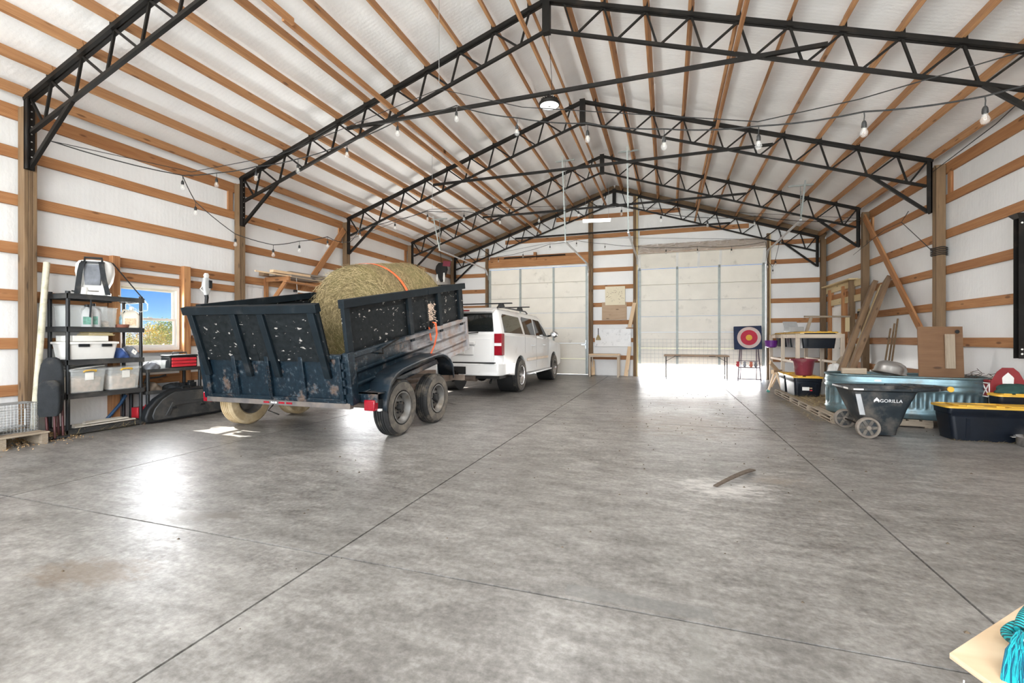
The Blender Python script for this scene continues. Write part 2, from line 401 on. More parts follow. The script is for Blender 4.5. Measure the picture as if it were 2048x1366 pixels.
for side, wall, xw, xp in ((-1, wall_l, XL+.02, XL+.115), (1, wall_r, XR-.02, XR-.115)):
    for y in [.469]+TY[:-1]: post('post', xp, y+.03, 4.16, wall)
    post('post', xp, 15.72, 4.16, wall)
    for (a, b_) in bays[2:]:
        for z in GZ+[4.10]:
            spans = [(a, b_)]
            if side < 0 and a < 4 < b_ and 1.1 < z < 2.0: spans = [(a, WY0-.13), (WY1+.14, b_)]
            if side < 0 and a < 4 < b_ and 2.0 < z < 2.2: spans = []
            if side < 0 and a > 9 and a < 10 and z < 2.1: spans = [(a, DY0-.06), (DY1+.06, b_)]
            if side > 0 and a > 12 and z < 2.1: spans = [(a, 14.20), (15.20, b_)]
            for (p, q) in spans:
                zz = z+random.uniform(-.006, .006)
                plank('girt', (xw, p+.004, zz), (xw, q-.004, zz), .14 if z < 4 else .18, .038, M['girt'], wall)
    for y in TY[1:4]:      # short blocks nailed beside the posts under the eave girt
        plank('block', (xw+.0*side, y-.10, 3.66), (xw, y-.10, 4.01), .10, .036, M['girt'], wall, up=(0,1,0))
# second header over the window band on the first bay, window studs
plank('header', (XL+.02, TY[0], 2.19), (XL+.02, TY[1], 2.19), .125, .038, M['girt'], wall_l)
for y in (WY0-.065, WY1+.07): plank('stud', (XL+.06, y, .0), (XL+.06, y, 2.47), .12, .115 if y > 5 else .10, M['girt'], wall_l, up=(1,0,0))
plank('sill_board', (XL+.05, WY0, WZ0-.02), (XL+.05, WY1, WZ0-.02), .035, .10, M['girt'], wall_l)
for y in (DY0-.03, DY1+.03): plank('jamb', (XL+.05, y, 0), (XL+.05, y, DZ1+.1), .10, .05, M['girt'], wall_l, up=(1,0,0))
plank('jamb', (XL+.05, DY0, DZ1+.05), (XL+.05, DY1, DZ1+.05), .10, .09, M['girt'], wall_l)
# diagonal braces
plank('brace', (XL+.16, 9.50, 3.96), (XL+.16, 7.95, 2.06), .14, .04, M['girt'], wall_l, up=(0,.7,-.7))
plank('brace', (XR-.16, 12.60, 4.05), (XR-.16, 9.75, 1.02), .14, .04, M['girt'], wall_r, up=(0,.7,-.7))
# framing of the walk door in the right wall
for y in (14.18, 15.24): plank('stud', (XR-.06, y, 0), (XR-.06, y, 2.62), .12, .10, M['girt'], wall_r, up=(1,0,0))
plank('stud', (XR-.10, 13.55, 0), (XR-.10, 13.55, 2.70), .12, .10, M['post'], wall_r, up=(1,0,0))
plank('header', (XR-.05, 12.75, 2.62), (XR-.05, 15.60, 2.62), .16, .04, M['cut_wood'], wall_r)
plank('header', (XR-.13, 13.35, 2.72), (XR-.13, 15.45, 2.72), .035, .20, M['cut_wood'], wall_r)
plank('header', (XR-.05, 12.75, 2.25), (XR-.05, 15.20, 2.25), .16, .04, M['cut_wood'], wall_r)
d3 = ob('door_3', MB().box(XR-.045, XR-.004, 14.24, 15.18, .01, 2.13), M['white_or_lit_metal'], bev=.006, kind='structure')
ob('door_panel', MB().box(XR-.052, XR-.044, 14.36, 15.06, 1.15, 1.98).box(XR-.052, XR-.044, 14.36, 15.06, .2, .95), M['white_or_lit_metal'], d3, bev=.01)
mb = MB(); mb.lathe([(.0, 0), (.03, 0), (.03, .012), (.012, .02), (.012, .05), (.028, .055), (.028, .085), (0, .09)], 14)
ob('knob', mb.xf(Matrix.Translation((XR-.05, 14.32, 1.0)) @ Matrix.Rotation(-PI/2, 4, 'Y')), M['galv'], d3)

# ---- window in the left wall: white vinyl single hung
win = ob('window_1', MB().box(XL-.08, XL+.03, WY0, WY0+.045, WZ0, WZ1).box(XL-.08, XL+.03, WY1-.045, WY1, WZ0, WZ1)
         .box(XL-.08, XL+.03, WY0+.045, WY1-.045, WZ1-.05, WZ1).box(XL-.08, XL+.03, WY0+.045, WY1-.045, WZ0, WZ0+.05), M['white_pl'], bev=.004, kind='structure')
zm = 1.565
def sash(x, z0, z1, nm):
    o = ob(nm, MB().box(x-.015, x+.015, WY0+.046, WY0+.08, z0, z1).box(x-.015, x+.015, WY1-.08, WY1-.046, z0, z1)
       .box(x-.015, x+.015, WY0+.08, WY1-.08, z0, z0+.035).box(x-.015, x+.015, WY0+.08, WY1-.08, z1-.035, z1), M['white_pl'], win, bev=.003)
    ob('pane', MB().box(x-.003, x+.003, WY0+.078, WY1-.078, z0+.033, z1-.033), M['pane'], o)
sash(XL-.04, zm-.02, WZ1-.05, 'upper_sash'); sash(XL-.005, WZ0+.05, zm+.015, 'lower_sash')
ob('sash_lock', MB().box(XL+.010, XL+.03, 5.03, 5.09, zm+.012, zm+.028), M['white_pl'], win, bev=.004)

# ---- back wall, with two overhead door openings
L0, L1, LZ = -6.25, -2.56, 3.79
R0, R1, RZ = -.93, 2.87, 3.95
mb = MB()
def gable(x0, x1, z0):      # piece of the back wall between x0 and x1 from z0 to the roof
    pts = [(x0, z0), (x1, z0), (x1, zroof(x1)+.02)]
    if x0 < XC < x1: pts.append((XC, zroof(XC)+.02))
    pts.append((x0, zroof(x0)+.02)); mb.prism(pts, YB, YB+.08, 'Y')
gable(XL, L0, -.1); gable(L0, L1, LZ); gable(L1, R0, -.1); gable(R0, R1, RZ); gable(R1, XR, -.1)
wall_b = ob('wall_back', mb, M['liner_back'], kind='structure', smooth=False)
yg = YB-.02
def bgirt(x0, x1, z, w=.14, m='girt'): plank('girt', (x0, yg, z), (x1, yg, z), w, .038, M[m], wall_b)
for z in GZ: bgirt(XL+.13, L0-.09, z); bgirt(R1+.12, XR-.13, z); 
for z in GZ: bgirt(L1+.16, R0-.12, z)
for (z, xs_) in ((4.17, [(XL+.13, -6.3), (-6.2, L1), (L1+.16, R0-.12)]), (4.75, [(-5.6, L1), (L1+.16, R0-.13), (-.86, 2.4)]), (5.42, [(-3.7, -2.56), (-2.40, -1.02), (-.88, .4)])):
    for (a, b_) in xs_: bgirt(a, b_, z)
bgirt(-.86, 2.45, 4.17, .22); bgirt(2.5, 4.3, 4.17)
for x, z1 in ((L0-.04, 4.55), (L1+.085, 5.98), (R0-.06, 5.98), (R1+.06, 4.45)):
    w_ = .15 if x in (L1+.085, R0-.06) else .10
    for k in range(3):
        xx = x-w_/2+w_*(k+.5)/3
        plank('post_ply', (xx, YB-.10, 0), (xx, YB-.10, z1), .12, w_/3-.002, M['post'] if k != 2 or x < R0-.1 else M['cut_wood'], wall_b, up=(0,1,0))
plank('header', (L0, YB-.07, 3.985), (L1, YB-.07, 3.985), .30, .045, M['girt'], wall_b)
plank('header', (R0, YB-.07, 4.22), (R1, YB-.07, 4.22), .24, .045, M['beam_wood'], wall_b)
# rafters of the gable
for s in (-1, 1):
    xe = XL+.02 if s < 0 else XR-.02
    plank('rafter', (XC, YB-.03, zroof(XC)-.12), (xe, YB-.03, zroof(xe)-.12), .22, .042, M['post'], wall_b)
# ---- front wall behind the camera: wide open, only the gable and returns stand
mb = MB()
for (x0, x1, z0) in ((XL, -7.0, -.1), (3.7, XR, -.1)):
    mb.prism([(x0, z0), (x1, z0), (x1, zroof(x1)+.02), (x0, zroof(x0)+.02)], YF-.08, YF, 'Y')
mb.prism([(-7.0, 4.4), (3.7, 4.4), (3.7, zroof(3.7)+.02), (XC, zroof(XC)+.02), (-7.0, zroof(-7)+.02)], YF-.08, YF, 'Y')
ob('wall_front', mb, M['liner_back'], kind='structure', smooth=False)

# ---- roof
mb = MB(); NX, NY = 24, 60; vs = []; fs = []
def roof_half(xa, xb):
    global mb
    vs = []; fs = []
    for i in range(NX+1):
        x = xa+(xb-xa)*i/NX
        for j in range(NY+1):
            y = YF-.1+(YB+.2-YF+.1)*j/NY
            sag = .010*math.sin(x*11.3+y*1.7)*math.sin(y*2.9+x*3)+.008*math.sin(y*7.7-x*5)
            vs.append((x, y, zroof(x)+.012+(sag if 0 < i < NX else 0)))
    for i in range(NX):
        for j in range(NY): fs.append((i*(NY+1)+j, (i+1)*(NY+1)+j, (i+1)*(NY+1)+j+1, i*(NY+1)+j+1))
    mb.add(vs, fs)
roof_half(XL-.1, XC); roof_half(XC, XR+.1)
top = []
for x in (XL-.1, XC, XR+.1): top += [(x, YF-.1, zroof(x)+.10), (x, YB+.2, zroof(x)+.10)]
mb.add(top, [(0,1,3,2), (2,3,5,4)])
ceil = ob('ceiling', mb, M['liner_roof'], kind='structure', ang=50)
offs = [.26+.575*k for k in range(10)]
for s in (-1, 1):
    nrm = Vector((s*SL, 0, 1)).normalized()
    for o_ in offs+[5.86]:
        x = XC+s*o_; z = ztop(x)+.012+.07; hi = .14
        if o_ > 5.5: x = XC+s*5.93; z = ztop(x)+.06
        off = nrm*0
        for (a, b_) in bays:
            if a < 0: continue
            jx = random.uniform(-.004, .004)
            plank('purlin', (x+jx, a+.003, z), (x+jx, b_-.003+(.12 if b_ > 15 else 0), z), hi, .042, M['purlin'], ceil, up=tuple(nrm))
# lateral braces lying on the bottom chords, running down the building
for x, z in ((-4.22, 4.985), (-1.95, 5.755), (.84, 5.005)):
    for (a, b_) in ((1.0, 4.3), (4.2, 8.3), (8.2, 12.3), (12.2, 15.7)):
        o_ = .0 if int(a) % 2 == 0 else .045
        plank('lateral_brace', (x+o_, a, z), (x+o_, b_, z), .085, .04, M['purlin'], ceil)

# ================================================================== STEEL TRUSSES
labels = ['black steel roof truss at upper left corner, bolted to the nearest left post',
          'black steel roof truss whose peak touches the top edge of the photo',
          'black steel roof truss with peak right behind the round hanging lamp',
          'black steel roof truss between third truss and the gable wall truss',
          'black steel roof truss standing directly against the far gable wall']
def zbot(x): return 5.785-SL*abs(x-XC)
web_cache = {}
def member(name, p0, p1, w, h, root):
    p0, p1 = Vector(p0), Vector(p1); L = round((p1-p0).length, 2); key = (L, w, h)
    if key not in web_cache: web_cache[key] = MB().box(0, L, -w/2, w/2, -h/2, h/2).mesh('steel_member', M['steel_black'], smooth=False)
    x = (p1-p0).normalized(); y = Vector((0,1,0)); z = x.cross(y); 
    o = link(name, web_cache[key], root); Mx = Matrix((x, y, z)).transposed().to_4x4(); Mx.translation = p0; o.matrix_basis = Mx
    return o
for ti, ty in enumerate(TY):
    root = thing('roof_truss', (XC, ty, 0), labels[ti], 'truss', group='black steel roof trusses')
    for s in (-1, 1):
        def q(o_, z): return (s*o_, 0, z)
        ZT = lambda o_: 6.255-SL*o_
        ZB = lambda o_: 5.785-SL*o_
        mb = MB()                                   # top chord: two angles back to back
        for dy in (-.028, .028):
            mb.bar((0, dy, ZT(0)-.03), (s*5.92, dy, ZT(5.92)-.03), .04, .052, up=(0,0,1))
        ob('top_chord', mb, M['steel_black'], root, smooth=False)
        ob('bottom_chord', MB().bar((0, 0, ZB(0)), (s*5.84, 0, ZB(5.84)), .045, .042), M['steel_black'], root, smooth=False)
        for k, o_ in enumerate(offs):
            member('web', q(o_, ZT(o_)-.04), q(o_+.14, ZB(o_+.14)), .026, .026, root)
            if k: member('web', q(o_, ZT(o_)-.04), q(o_-.395, ZB(o_-.395)), .026, .026, root)
            mbx = MB().cbox((s*o_, 0, ZT(o_)+.03), (.045, .09, .09)); ob('purlin_clip', mbx, M['steel_black'], root)
        member('web', q(5.86, ZT(5.86)-.03), q(offs[-1]+.17, ZB(offs[-1]+.17)), .026, .026, root)
        # bearing plate with its bolt holes, and knee brace
        pl = ob('bearing_plate', MB().box(min(s*5.885, s*5.905), max(s*5.885, s*5.905), -.045, .055, 3.37, 4.25).box(min(s*5.83, s*5.90), max(s*5.83, s*5.90), -.045, -.03, 3.37, 4.25), M['steel_black'], root, smooth=False)
        for k in range(9):
            for side_ in (-1,):
                ob('bolt', MB().lathe([(0, 0), (.009, 0), (.009, .008), (0, .008)], 6, (s*5.884, .02, 3.44+k*.095), 'X'), M['galv'], pl)
        member('knee_brace', q(offs[-1]-.395+.0, ZB(offs[-1]-.395)), q(5.87, 3.39), .04, .05, root)
    ob('ridge_plate', MB().box(-.055, .055, -.05, .05, 5.74, 6.27), M['steel_black'], root, smooth=False)
    if ti > 0: ob('tie_bar', MB().box(-3.49, 3.53, -.06, -.02, 4.815, 4.865), M['steel_black'], root, smooth=False)
# ================================================================== OVERHEAD DOORS
M['door_skin'] = plain('cream_door_skin', (.84, .80, .72), .5, 0, .05, 2, dirt=(.55, .52, .46), dirt_amt=.05)
M['stile'] = plain('grey_zinc_stile', (.33, .36, .35), .5, .3, .12, 8)
def hinge(mb, x, y, z): mb.box(x-.03, x+.03, y-.02, y, z-.05, z+.05)
def section_door(name, x0, x1, zb, n, hgt, stile_x, tilt_last, label):
    d = thing(name, (0, 0, 0), None, None, kind='structure')
    y0, y1 = YB-.065, YB-.015
    y0 += .02; y1 += .06
    for k in range(n):
        za, zb_ = zb+k*hgt, zb+(k+1)*hgt
        last = tilt_last and k == n-1
        mb = MB().box(x0, x1, y0+.006, y1, 0, hgt-.008).box(x0, x1, y0, y0+.02, 0, .03).box(x0, x1, y0, y0+.02, hgt-.038, hgt-.008)
        st = MB()
        for x in stile_x[1 if last else 0]:
            st.box(x-.035, x+.035, y0-.012, y0+.01, .0, hgt-.008)
        for x in (x0+.045, x1-.045): st.box(x-.045, x+.045, y0-.012, y0+.01, 0, hgt-.008)
        rot = (0, 0, 0); loc = (0, 0, za)
        p = ob('panel', mb.xf(Matrix.Translation((0, -y0, 0))), M['door_skin'], d, (0, y0, za), (R(28) if last else 0, 0, 0), bev=.004, seg=1)
        ob('stile', st.xf(Matrix.Translation((0, -y0, 0))), M['white_or_lit_metal'] if last else M['stile'], p, smooth=False)  # light on the tilted panel's grey stiles is painted in as white
        if k:
            h = MB()
            for x in list(stile_x[0])+[x0+.05, x1-.05]: hinge(h, x, -.012, 0)
            ob('hinge', h, M['stile'], p)
    for x in (x0-.02, x1+.02):     # vertical track, curve and horizontal track
        zt = (3.70 if not tilt_last else 3.82)
        pts = [(x, YB-.10, .02), (x, YB-.10, zt-.3)]+[(x, YB-.10-.38*(1-math.cos(a)), zt-.3+.38*math.sin(a)) for a in [R(15*i) for i in range(1, 7)]]+[(x, 11.95, zt+.12)]
        mb = MB()
        for a, b_ in zip(pts, pts[1:]): mb.bar(a, b_, .05, .028, up=(1, 0, 0) if False else (0, 0, 1))
        ob('track', mb, M['track'], d, smooth=False)
        zr = zroof(x)-.2                # perforated angle hangers up to the purlins
        mb = MB(); mb.bar((x, 11.98, zt+.1), (x, 11.98, zr), .035, .004); mb.bar((x, 11.98, zt+.1), (x+.0, 11.98-.4 if True else 0, zr), .035, .004)
        mb.bar((x-.25, 11.95, zr), (x+.25, 11.95, zr), .035, .035)
        for i in range(14): mb.cbox((x+.012, 11.97, zt+.2+i*(zr-zt-.3)/14), (.014, .008, .03))
        ob('track_hanger', mb, M['stile'], d, smooth=False)
    return d
dl = section_door('door_1', L0+.01, L1-.01, .02, 7, .535, ([-5.02, -3.79], [-5.02, -4.40, -3.79]), False, '')
ob('torsion_bar', MB().tube([(-5.6, YB-.16, 4.16), (-3.35, YB-.16, 4.165)], .022, 10), M['steel_black'], dl)
ob('bearing_block', MB().box(-4.5, -4.4, YB-.15, YB-.045, 4.05, 4.32), M['girt'], dl)
ob('side_lock', MB().box(-2.80, -2.62, YB-.11, YB-.06, 1.02, 1.06).box(-2.66, -2.63, YB-.11, YB-.06, .9, 1.2), M['galv'], dl)
dr = section_door('door_2', R0+.02, R1-.02, .42, 7, .52, ([.31, 1.56], [.31, .95, 1.58]), True, '')
ob('bottom_seal', MB().box(R0+.02, R1-.02, YB-.03, YB+.02, .395, .425), M['track'], dr)
# crumpled clear film taped over the header of the lifted door
mb = MB(); vs = []; fs = []; nx, nz = 60, 10
for i in range(nx+1):
    for j in range(nz+1):
        x = R0+(R1+.1-R0)*i/nx; z = 4.02+.32*j/nz
        vs.append((x, YB-.105-.02*math.sin(i*1.9+j*1.3)*math.sin(i*.7-j*2.1)-.012*random.random(), z+.01*math.sin(i*.8)))
for i in range(nx):
    for j in range(nz): fs.append((i*(nz+1)+j, (i+1)*(nz+1)+j, (i+1)*(nz+1)+j+1, i*(nz+1)+j+1))
mb.add(vs, fs)
M['film'] = glassy('wrinkled_clear_film', (.75, .68, .62), .25, .45, .6)
ob('plastic_film', mb, M['film'], wall_b)

# ================================================================== DUMP TRAILER
def trailer_paint():
    m, nt, b = nodes('worn_blue_trailer_paint'); v = coords(nt, 'Object')
    n = noise(nt, v, 3.5, 9, .7); n2 = noise(nt, v, 22, 6, .7)
    c = ramp(nt, n2, [(.35, (.002, .007, .013)), (.7, (.007, .020, .031))])
    c = mixc(nt, ramp(nt, mth(nt, 'MULTIPLY', n2, n), [(.28, 0.0), (.37, .5)]), c, (.13, .16, .18))
    c = mixc(nt, ramp(nt, n, [(.56, 0.0), (.66, .85)]), c, (.13, .085, .06))
    # sun-bleached, rusting towards the front of the box
    sp = nt.nodes.new('ShaderNodeSeparateXYZ'); nt.links.new(nt.nodes.new('ShaderNodeTexCoord').outputs['Object'], sp.inputs[0])
    k = mth(nt, 'ADD', mth(nt, 'MULTIPLY', sp.outputs['Y'], .38), mth(nt, 'MULTIPLY', mth(nt, 'SUBTRACT', noise(nt, coords(nt, scale=(1, 1, 5)), 1.8, 6), .5), 1.1))
    blch = mixc(nt, ramp(nt, n, [(.45, 0.0), (.62, 1.0)]), (.34, .33, .34), (.28, .20, .16))
    c = mixc(nt, ramp(nt, k, [(.48, 0.0), (.85, .92)]), c, blch)
    nt.links.new(c, b.inputs['Base Color']); b.inputs['Roughness'].default_value = .42; b.inputs['Specular IOR Level'].default_value = .3; bump(nt, b, n2, .12, .004); return m
def osb_black():
    m, nt, b = nodes('black_painted_strand_board'); v = coords(nt, 'Object')
    n = noise(nt, coords(nt, scale=(6, 6, 6)), 3, 5); 
    vo = nt.nodes.new('ShaderNodeTexVoronoi'); vo.inputs['Scale'].default_value = 9; vo.inputs['Randomness'].default_value = 1; nt.links.new(coords(nt, scale=(1, .55, 1.8)), vo.inputs[0])
    c = ramp(nt, n, [(.3, (.003, .005, .006)), (.7, (.011, .014, .016))])
    c = mixc(nt, ramp(nt, noise(nt, coords(nt, scale=(5, 5, 11)), 1.9, 4, .6), [(.635, 0.0), (.655, .85)]), c, (.40, .375, .345))
    nt.links.new(c, b.inputs['Base Color']); b.inputs['Roughness'].default_value = .6; b.inputs['Specular IOR Level'].default_value = .2; bump(nt, b, vo.outputs['Distance'], .4, .01); return m
M['tpaint'] = trailer_paint(); M['tfender'] = plain('grey_blue_fender_paint', (.016, .026, .036), .35, .1, .3, 4, dirt=(.12, .11, .10), dirt_amt=.3); M['osb'] = osb_black()
M['stake'] = plain('blue_black_painted_stake', (.005, .010, .014), .55, 0, .3, 6, dirt=(.04, .04, .04), dirt_amt=.12, spec=.22)
M['rusty'] = plain('rusty_frame', (.22, .17, .14), .7, .2, .3, 5, dirt=(.34, .27, .22), dirt_amt=.5, bmp=.15)
M['sill'] = plain('rusty_dark_sill', (.12, .11, .105), .65, .2, .3, 6, dirt=(.19, .15, .12), dirt_amt=.4, bmp=.15)
M['refl_white'] = plain('white_reflector', (.8, .8, .8), .25)
M['splinter'] = plain('raw_splintered_board', (.62, .48, .38), .8, 0, .25, 20)

def make_wheel(parent, loc, out, dia=.73, wid=.225, wall=None, name='wheel', chrome=False):
    """tyre and rim as part and sub-part; 'out' = +1 when the outside faces +X"""
    r = dia/2; w = wid/2; rr = r*.56
    prof = [(rr, -w*.82), (rr+.02, -w*.95), (r*.80, -w), (r*.93, -w*.93), (r*.985, -w*.74)]
    for k in range(5):                       # tread blocks with grooves
        a = -w*.70+k*w*.30; prof += [(r, a), (r, a+w*.20), (r-.012, a+w*.205), (r-.012, a+w*.295)]
    prof = prof[:-2]+[(r*.985, w*.74), (r*.93, w*.93), (r*.80, w), (rr+.02, w*.95), (rr, w*.82)]
    t = ob(name, MB().lathe(prof, 48, axis='X'), wall or M['rubber'], parent, loc, ang=30)
    ob('sidewall', MB().lathe([(rr+.022, w*.955), (r*.80, w*1.008), (r*.90, w*.975)], 48, axis='X').lathe([(rr+.022, -w*.955), (r*.80, -w*1.008), (r*.90, -w*.975)], 48, axis='X'), M['rubber_dusty'] if wall is None else wall, t)
    o = out
    rim = MB().lathe([(rr+.004, o*w*.97), (rr-.012, o*w*.96), (rr-.03, o*w*.60), (rr*.80, o*w*.50), (rr*.76, o*w*.22), (rr*.60, o*w*.34), (rr*.42, o*w*.42), (rr*.30, o*w*.40), (0, o*w*.40)], 40, axis='X')
    rim.lathe([(rr+.004, -o*w*.97), (rr-.03, -o*w*.6), (rr-.04, 0), (0, 0)], 40, axis='X')
    rm = ob('rim', rim, M['chrome'] if chrome else M['rim'], t)
    hm = MB()
    for i in range(8):
        a = 2*PI*i/8+.2; hm.lathe([(0, 0), (rr*.11, 0), (rr*.11, .004*o), (0, .004*o)], 10, (o*(w*.27), rr*.67*math.cos(a), rr*.67*math.sin(a)), 'X')
    ob('rim_hole', hm, M['dark'], t)
    nb = MB().lathe([(0, o*(w*.40+.055)), (rr*.20, o*(w*.40+.055)), (rr*.24, o*(w*.40+.03)), (rr*.24, o*w*.38)], 16, axis='X')
    for i in range(6):
        a = 2*PI*i/6; nb.lathe([(.013, o*w*.38), (.013, o*(w*.40+.025)), (0, o*(w*.40+.025))], 6, (0, rr*.37*math.cos(a), rr*.37*math.sin(a)), 'X')
    ob('hub', nb, M['dark'] if not chrome else M['rim'], t)
    return t

TX, TYR = -4.635, 4.50
tr = thing('dump_trailer', (TX, TYR, 0), 'dark blue tandem-axle dump trailer with black plywood sides, box tipped slightly', 'trailer')
for sx in (-1, 1):
    for y in (5.20, 6.17):
        make_wheel(tr, (sx*1.275, y-TYR, .365), sx, wall=None if sx > 0 else M['rubber_tan'])
for y in (5.20, 6.17): ob('axle', MB().tube([(-1.2, y-TYR, .365), (1.2, y-TYR, .365)], .04, 12), M['rusty'], tr)
# chassis
for sx in (-1, 1):
    ob('chassis_rail', MB().box(sx*.72-.04, sx*.72+.04, .12, 3.5, .46, .60), M['rusty'], tr, bev=.004)
    ob('tongue_rail', MB().bar((sx*.72, 3.42, .53), (sx*.06, 4.62, .50), .07, .14), M['rusty'], tr, smooth=False)
    ob('side_rail', MB().box(sx*1.12-.03, sx*1.12+.03, .60, 2.1, .46, .60), M['rusty'], tr, bev=.004)
for y in (.15, 1.1, 2.2, 3.3): ob('cross_member', MB().box(-1.05, 1.05, y, y+.06, .48, .58), M['rusty'], tr)
ob('coupler', MB().tube([(0, 4.4, .52), (0, 4.78, .52)], .05, 10).lathe([(0, .0), (.05, .0), (.05, .08), (0, .1)], 12, (0, 4.8, .48)), M['steel_black'], tr)
ob('tongue_jack', MB().tube([(.16, 4.0, .12), (.16, 4.0, .75)], .032, 10).tube([(.16, 4.0, .70), (.30, 4.0, .70), (.30, 4.0, .82)], .012, 8), M['galv'], tr)
ob('tipping_ram', MB().tube([(0, 1.2, .5), (0, 2.6, .95)], .045, 12), M['steel_black'], tr)
# fenders over each pair of wheels
fp = [(4.775, .385), (4.785, .55), (4.86, .72), (4.98, .81), (5.14, .87), (5.55, .95), (6.05, 1.02), (6.25, 1.03), (6.40, 1.0), (6.52, .94), (6.61, .84), (6.645, .67)]
for sx in (-1, 1):
    xa, xb = sx*1.14, sx*1.42
    mb = MB(); th = .012; vs = []; fs = []
    for (y, z) in fp:
        for x in (xa, xb): vs.append((x, y-TYR, z))
    for i in range(len(fp)-1): fs.append((2*i, 2*i+1, 2*i+3, 2*i+2))
    mb.add(vs, fs)
    inner = [(y-TYR, z) for y, z in fp]; ys_ = [(y+(.035 if i < 5 else (-.035 if i > 7 else 0)), z-.04) for i, (y, z) in enumerate(inner)]
    vs = [(xb, y, z) for y, z in inner]+[(xb, y, z) for y, z in ys_]; n = len(inner)
    mb.add(vs, [(i, i+1, n+i+1, n+i) for i in range(n-1)])
    o = ob('fender', mb, M['tfender'] if 'tfender' in M else M['steel_black'], tr)
    s_ = o.modifiers.new('solid', 'SOLIDIFY'); s_.thickness = .008; s_.offset = 0
    ob('fender_step', MB().box(min(xa, sx*1.40), max(xa, sx*1.40), 4.62-TYR, 4.80-TYR, .60, .615).box(min(xa, sx*1.40), max(xa, sx*1.40), 4.62-TYR, 4.64-TYR, .50, .615), M['tpaint'], tr, smooth=False)
    tl = ob('tail_lamp', MB().box(sx*1.30-.075, sx*1.30+.075, 4.60-TYR, 4.68-TYR, .40, .53), M['red_lens'], tr, bev=.012)
    ob('lamp_case', MB().box(sx*1.30-.07, sx*1.30+.07, 4.67-TYR, 4.77-TYR, .405, .525), M['black_pl'], tl)
    ob('plate_lamp', MB().box(sx*1.395-.02, sx*1.395+.02, 4.66-TYR, 4.70-TYR, .395, .42), M['refl_white'], tl)
ob('rear_sill', MB().box(-1.135, 1.135, -.03, .04, .43, .50), M['sill'], tr, bev=.004)
for i, x in enumerate((-.12, .0, .12, .24)): ob('reflector_tape', MB().box(x-.045, x+.045, -.034, -.029, .452, .475), M['red_lens'] if i != 1 else M['refl_white'], tr)
# the tipped box: everything below is in the frame of the box (origin at its rear hinge)
HW, LB, HS = 1.135, 3.34, .58
box = ob('tipper_box', MB().box(-HW, HW, 0, LB, 0, .06).box(-HW, -HW+.05, 0, LB, .05, HS).box(HW-.05, HW, 0, LB, .05, HS).box(-HW, HW, LB-.05, LB, .05, HS), M['tpaint'], tr, (0, 0, .50), (R(9.7), 0, 0), bev=.004)
for sx in (-1, 1):
    for z0, z1 in ((HS-.06, HS), (.0, .08)): ob('box_rail', MB().box(min(sx*HW, sx*(HW+.035)), max(sx*HW, sx*(HW+.035)), 0, LB, z0, z1), M['tpaint'], box, bev=.006)
    for z in (.20, .36): ob('side_crease', MB().prism([(sx*HW, z-.05), (sx*(HW+.028), z-.012), (sx*(HW+.028), z+.0), (sx*HW, z+.012)], .09, LB, 'Y'), M['tpaint'], box, smooth=False)
    ob('corner_post', MB().box(sx*HW-.04, sx*HW+.045, -.03, .09, -.02, HS+.02), M['tpaint'], box, bev=.008)
    ob('front_post', MB().box(sx*HW-.04, sx*HW+.04, LB-.07, LB+.01, .0, HS+.02), M['tpaint'], box, bev=.008)
# steel tailgate with ribs
tg = ob('tailgate', MB().box(-HW+.05, HW-.05, -.012, .025, .01, HS), M['tpaint'], box)
for x in (-1.04, -.56, -.02, .50, 1.04): ob('tailgate_rib', MB().box(x-.03, x+.03, -.05, -.01, .03, HS-.02), M['tpaint'], tg, bev=.006)
for z in (.02, HS-.03): ob('tailgate_rib', MB().box(-HW+.05, HW-.05, -.04, -.01, z-.02, z+.03), M['tpaint'], tg, bev=.006)
for z in (.12, .22, .32, .42): ob('hinge_knuckle', MB().tube([(1.10, -.045, z), (1.10, -.045, z+.07)], .02, 10), M['tpaint'], tg)
ch = MB()
for i in range(9): ch.lathe([(.018, -.004), (.022, 0), (.018, .004)], 10, (.02+.008*math.sin(i), -.075, .42-i*.055), 'Y' if i % 2 else 'X', closed=True)
ch.tube([(.02, -.07, -.05), (-.05, -.09, -.12), (.12, -.10, -.16)], .008, 6)
ob('tailgate_chain', ch, M['steel_black'], tg)
# wooden side boards, their stakes and cap rails
SB0, SB1 = .50, 1.20
for sx in (-1, 1):
    sb = ob('side_board', MB().box(sx*1.10-.011, sx*1.10+.011, .04, LB, SB0, SB1), M['osb'], box)
    for y in (.07, 1.45, 2.36, 3.14):
        ob('stake', MB().box(min(sx*1.112, sx*1.155), max(sx*1.112, sx*1.155), y-.05, y+.05, SB0-.09, SB1-.02), M['stake'], sb, bev=.004)
        ob('stake_pocket', MB().box(min(sx*1.135, sx*1.175), max(sx*1.135, sx*1.175), y-.06, y+.06, SB0-.14, SB0-.02), M['tpaint'], sb, bev=.004)
    for a, b_ in ((.02, 1.98), (1.99, LB+.03)):
        ob('cap_rail', MB().box(sx*1.11-.03, sx*1.11+.055, a, b_, SB1-.09, SB1+.012), M['stake'], sb, bev=.005)
    mb = MB(); mb.box(sx*1.124, sx*1.124+.006*sx, 1.98, 1.995, SB0, SB1-.09)
    ob('board_seam', mb, M['dark'], sb)
rng = random.Random(3)
mb = MB()                                     # broken pale splinters beside the seam
for i in range(150):
    y, z = 2.02+abs(rng.gauss(0, .10)), rng.uniform(.60, .98); a = rng.uniform(-.6, .6)-.5; l = rng.uniform(.02, .075)*(1.0-abs(z-.76)*1.2)
    c_, s_ = math.cos(a), math.sin(a); w = rng.uniform(.006, .014)
    mb.add([(1.113, y, z), (1.119, y+l*c_, z+l*s_), (1.119, y+l*c_-w*s_, z+l*s_+w*c_), (1.113, y-w*s_, z+w*c_)], [(0, 1, 2, 3)])
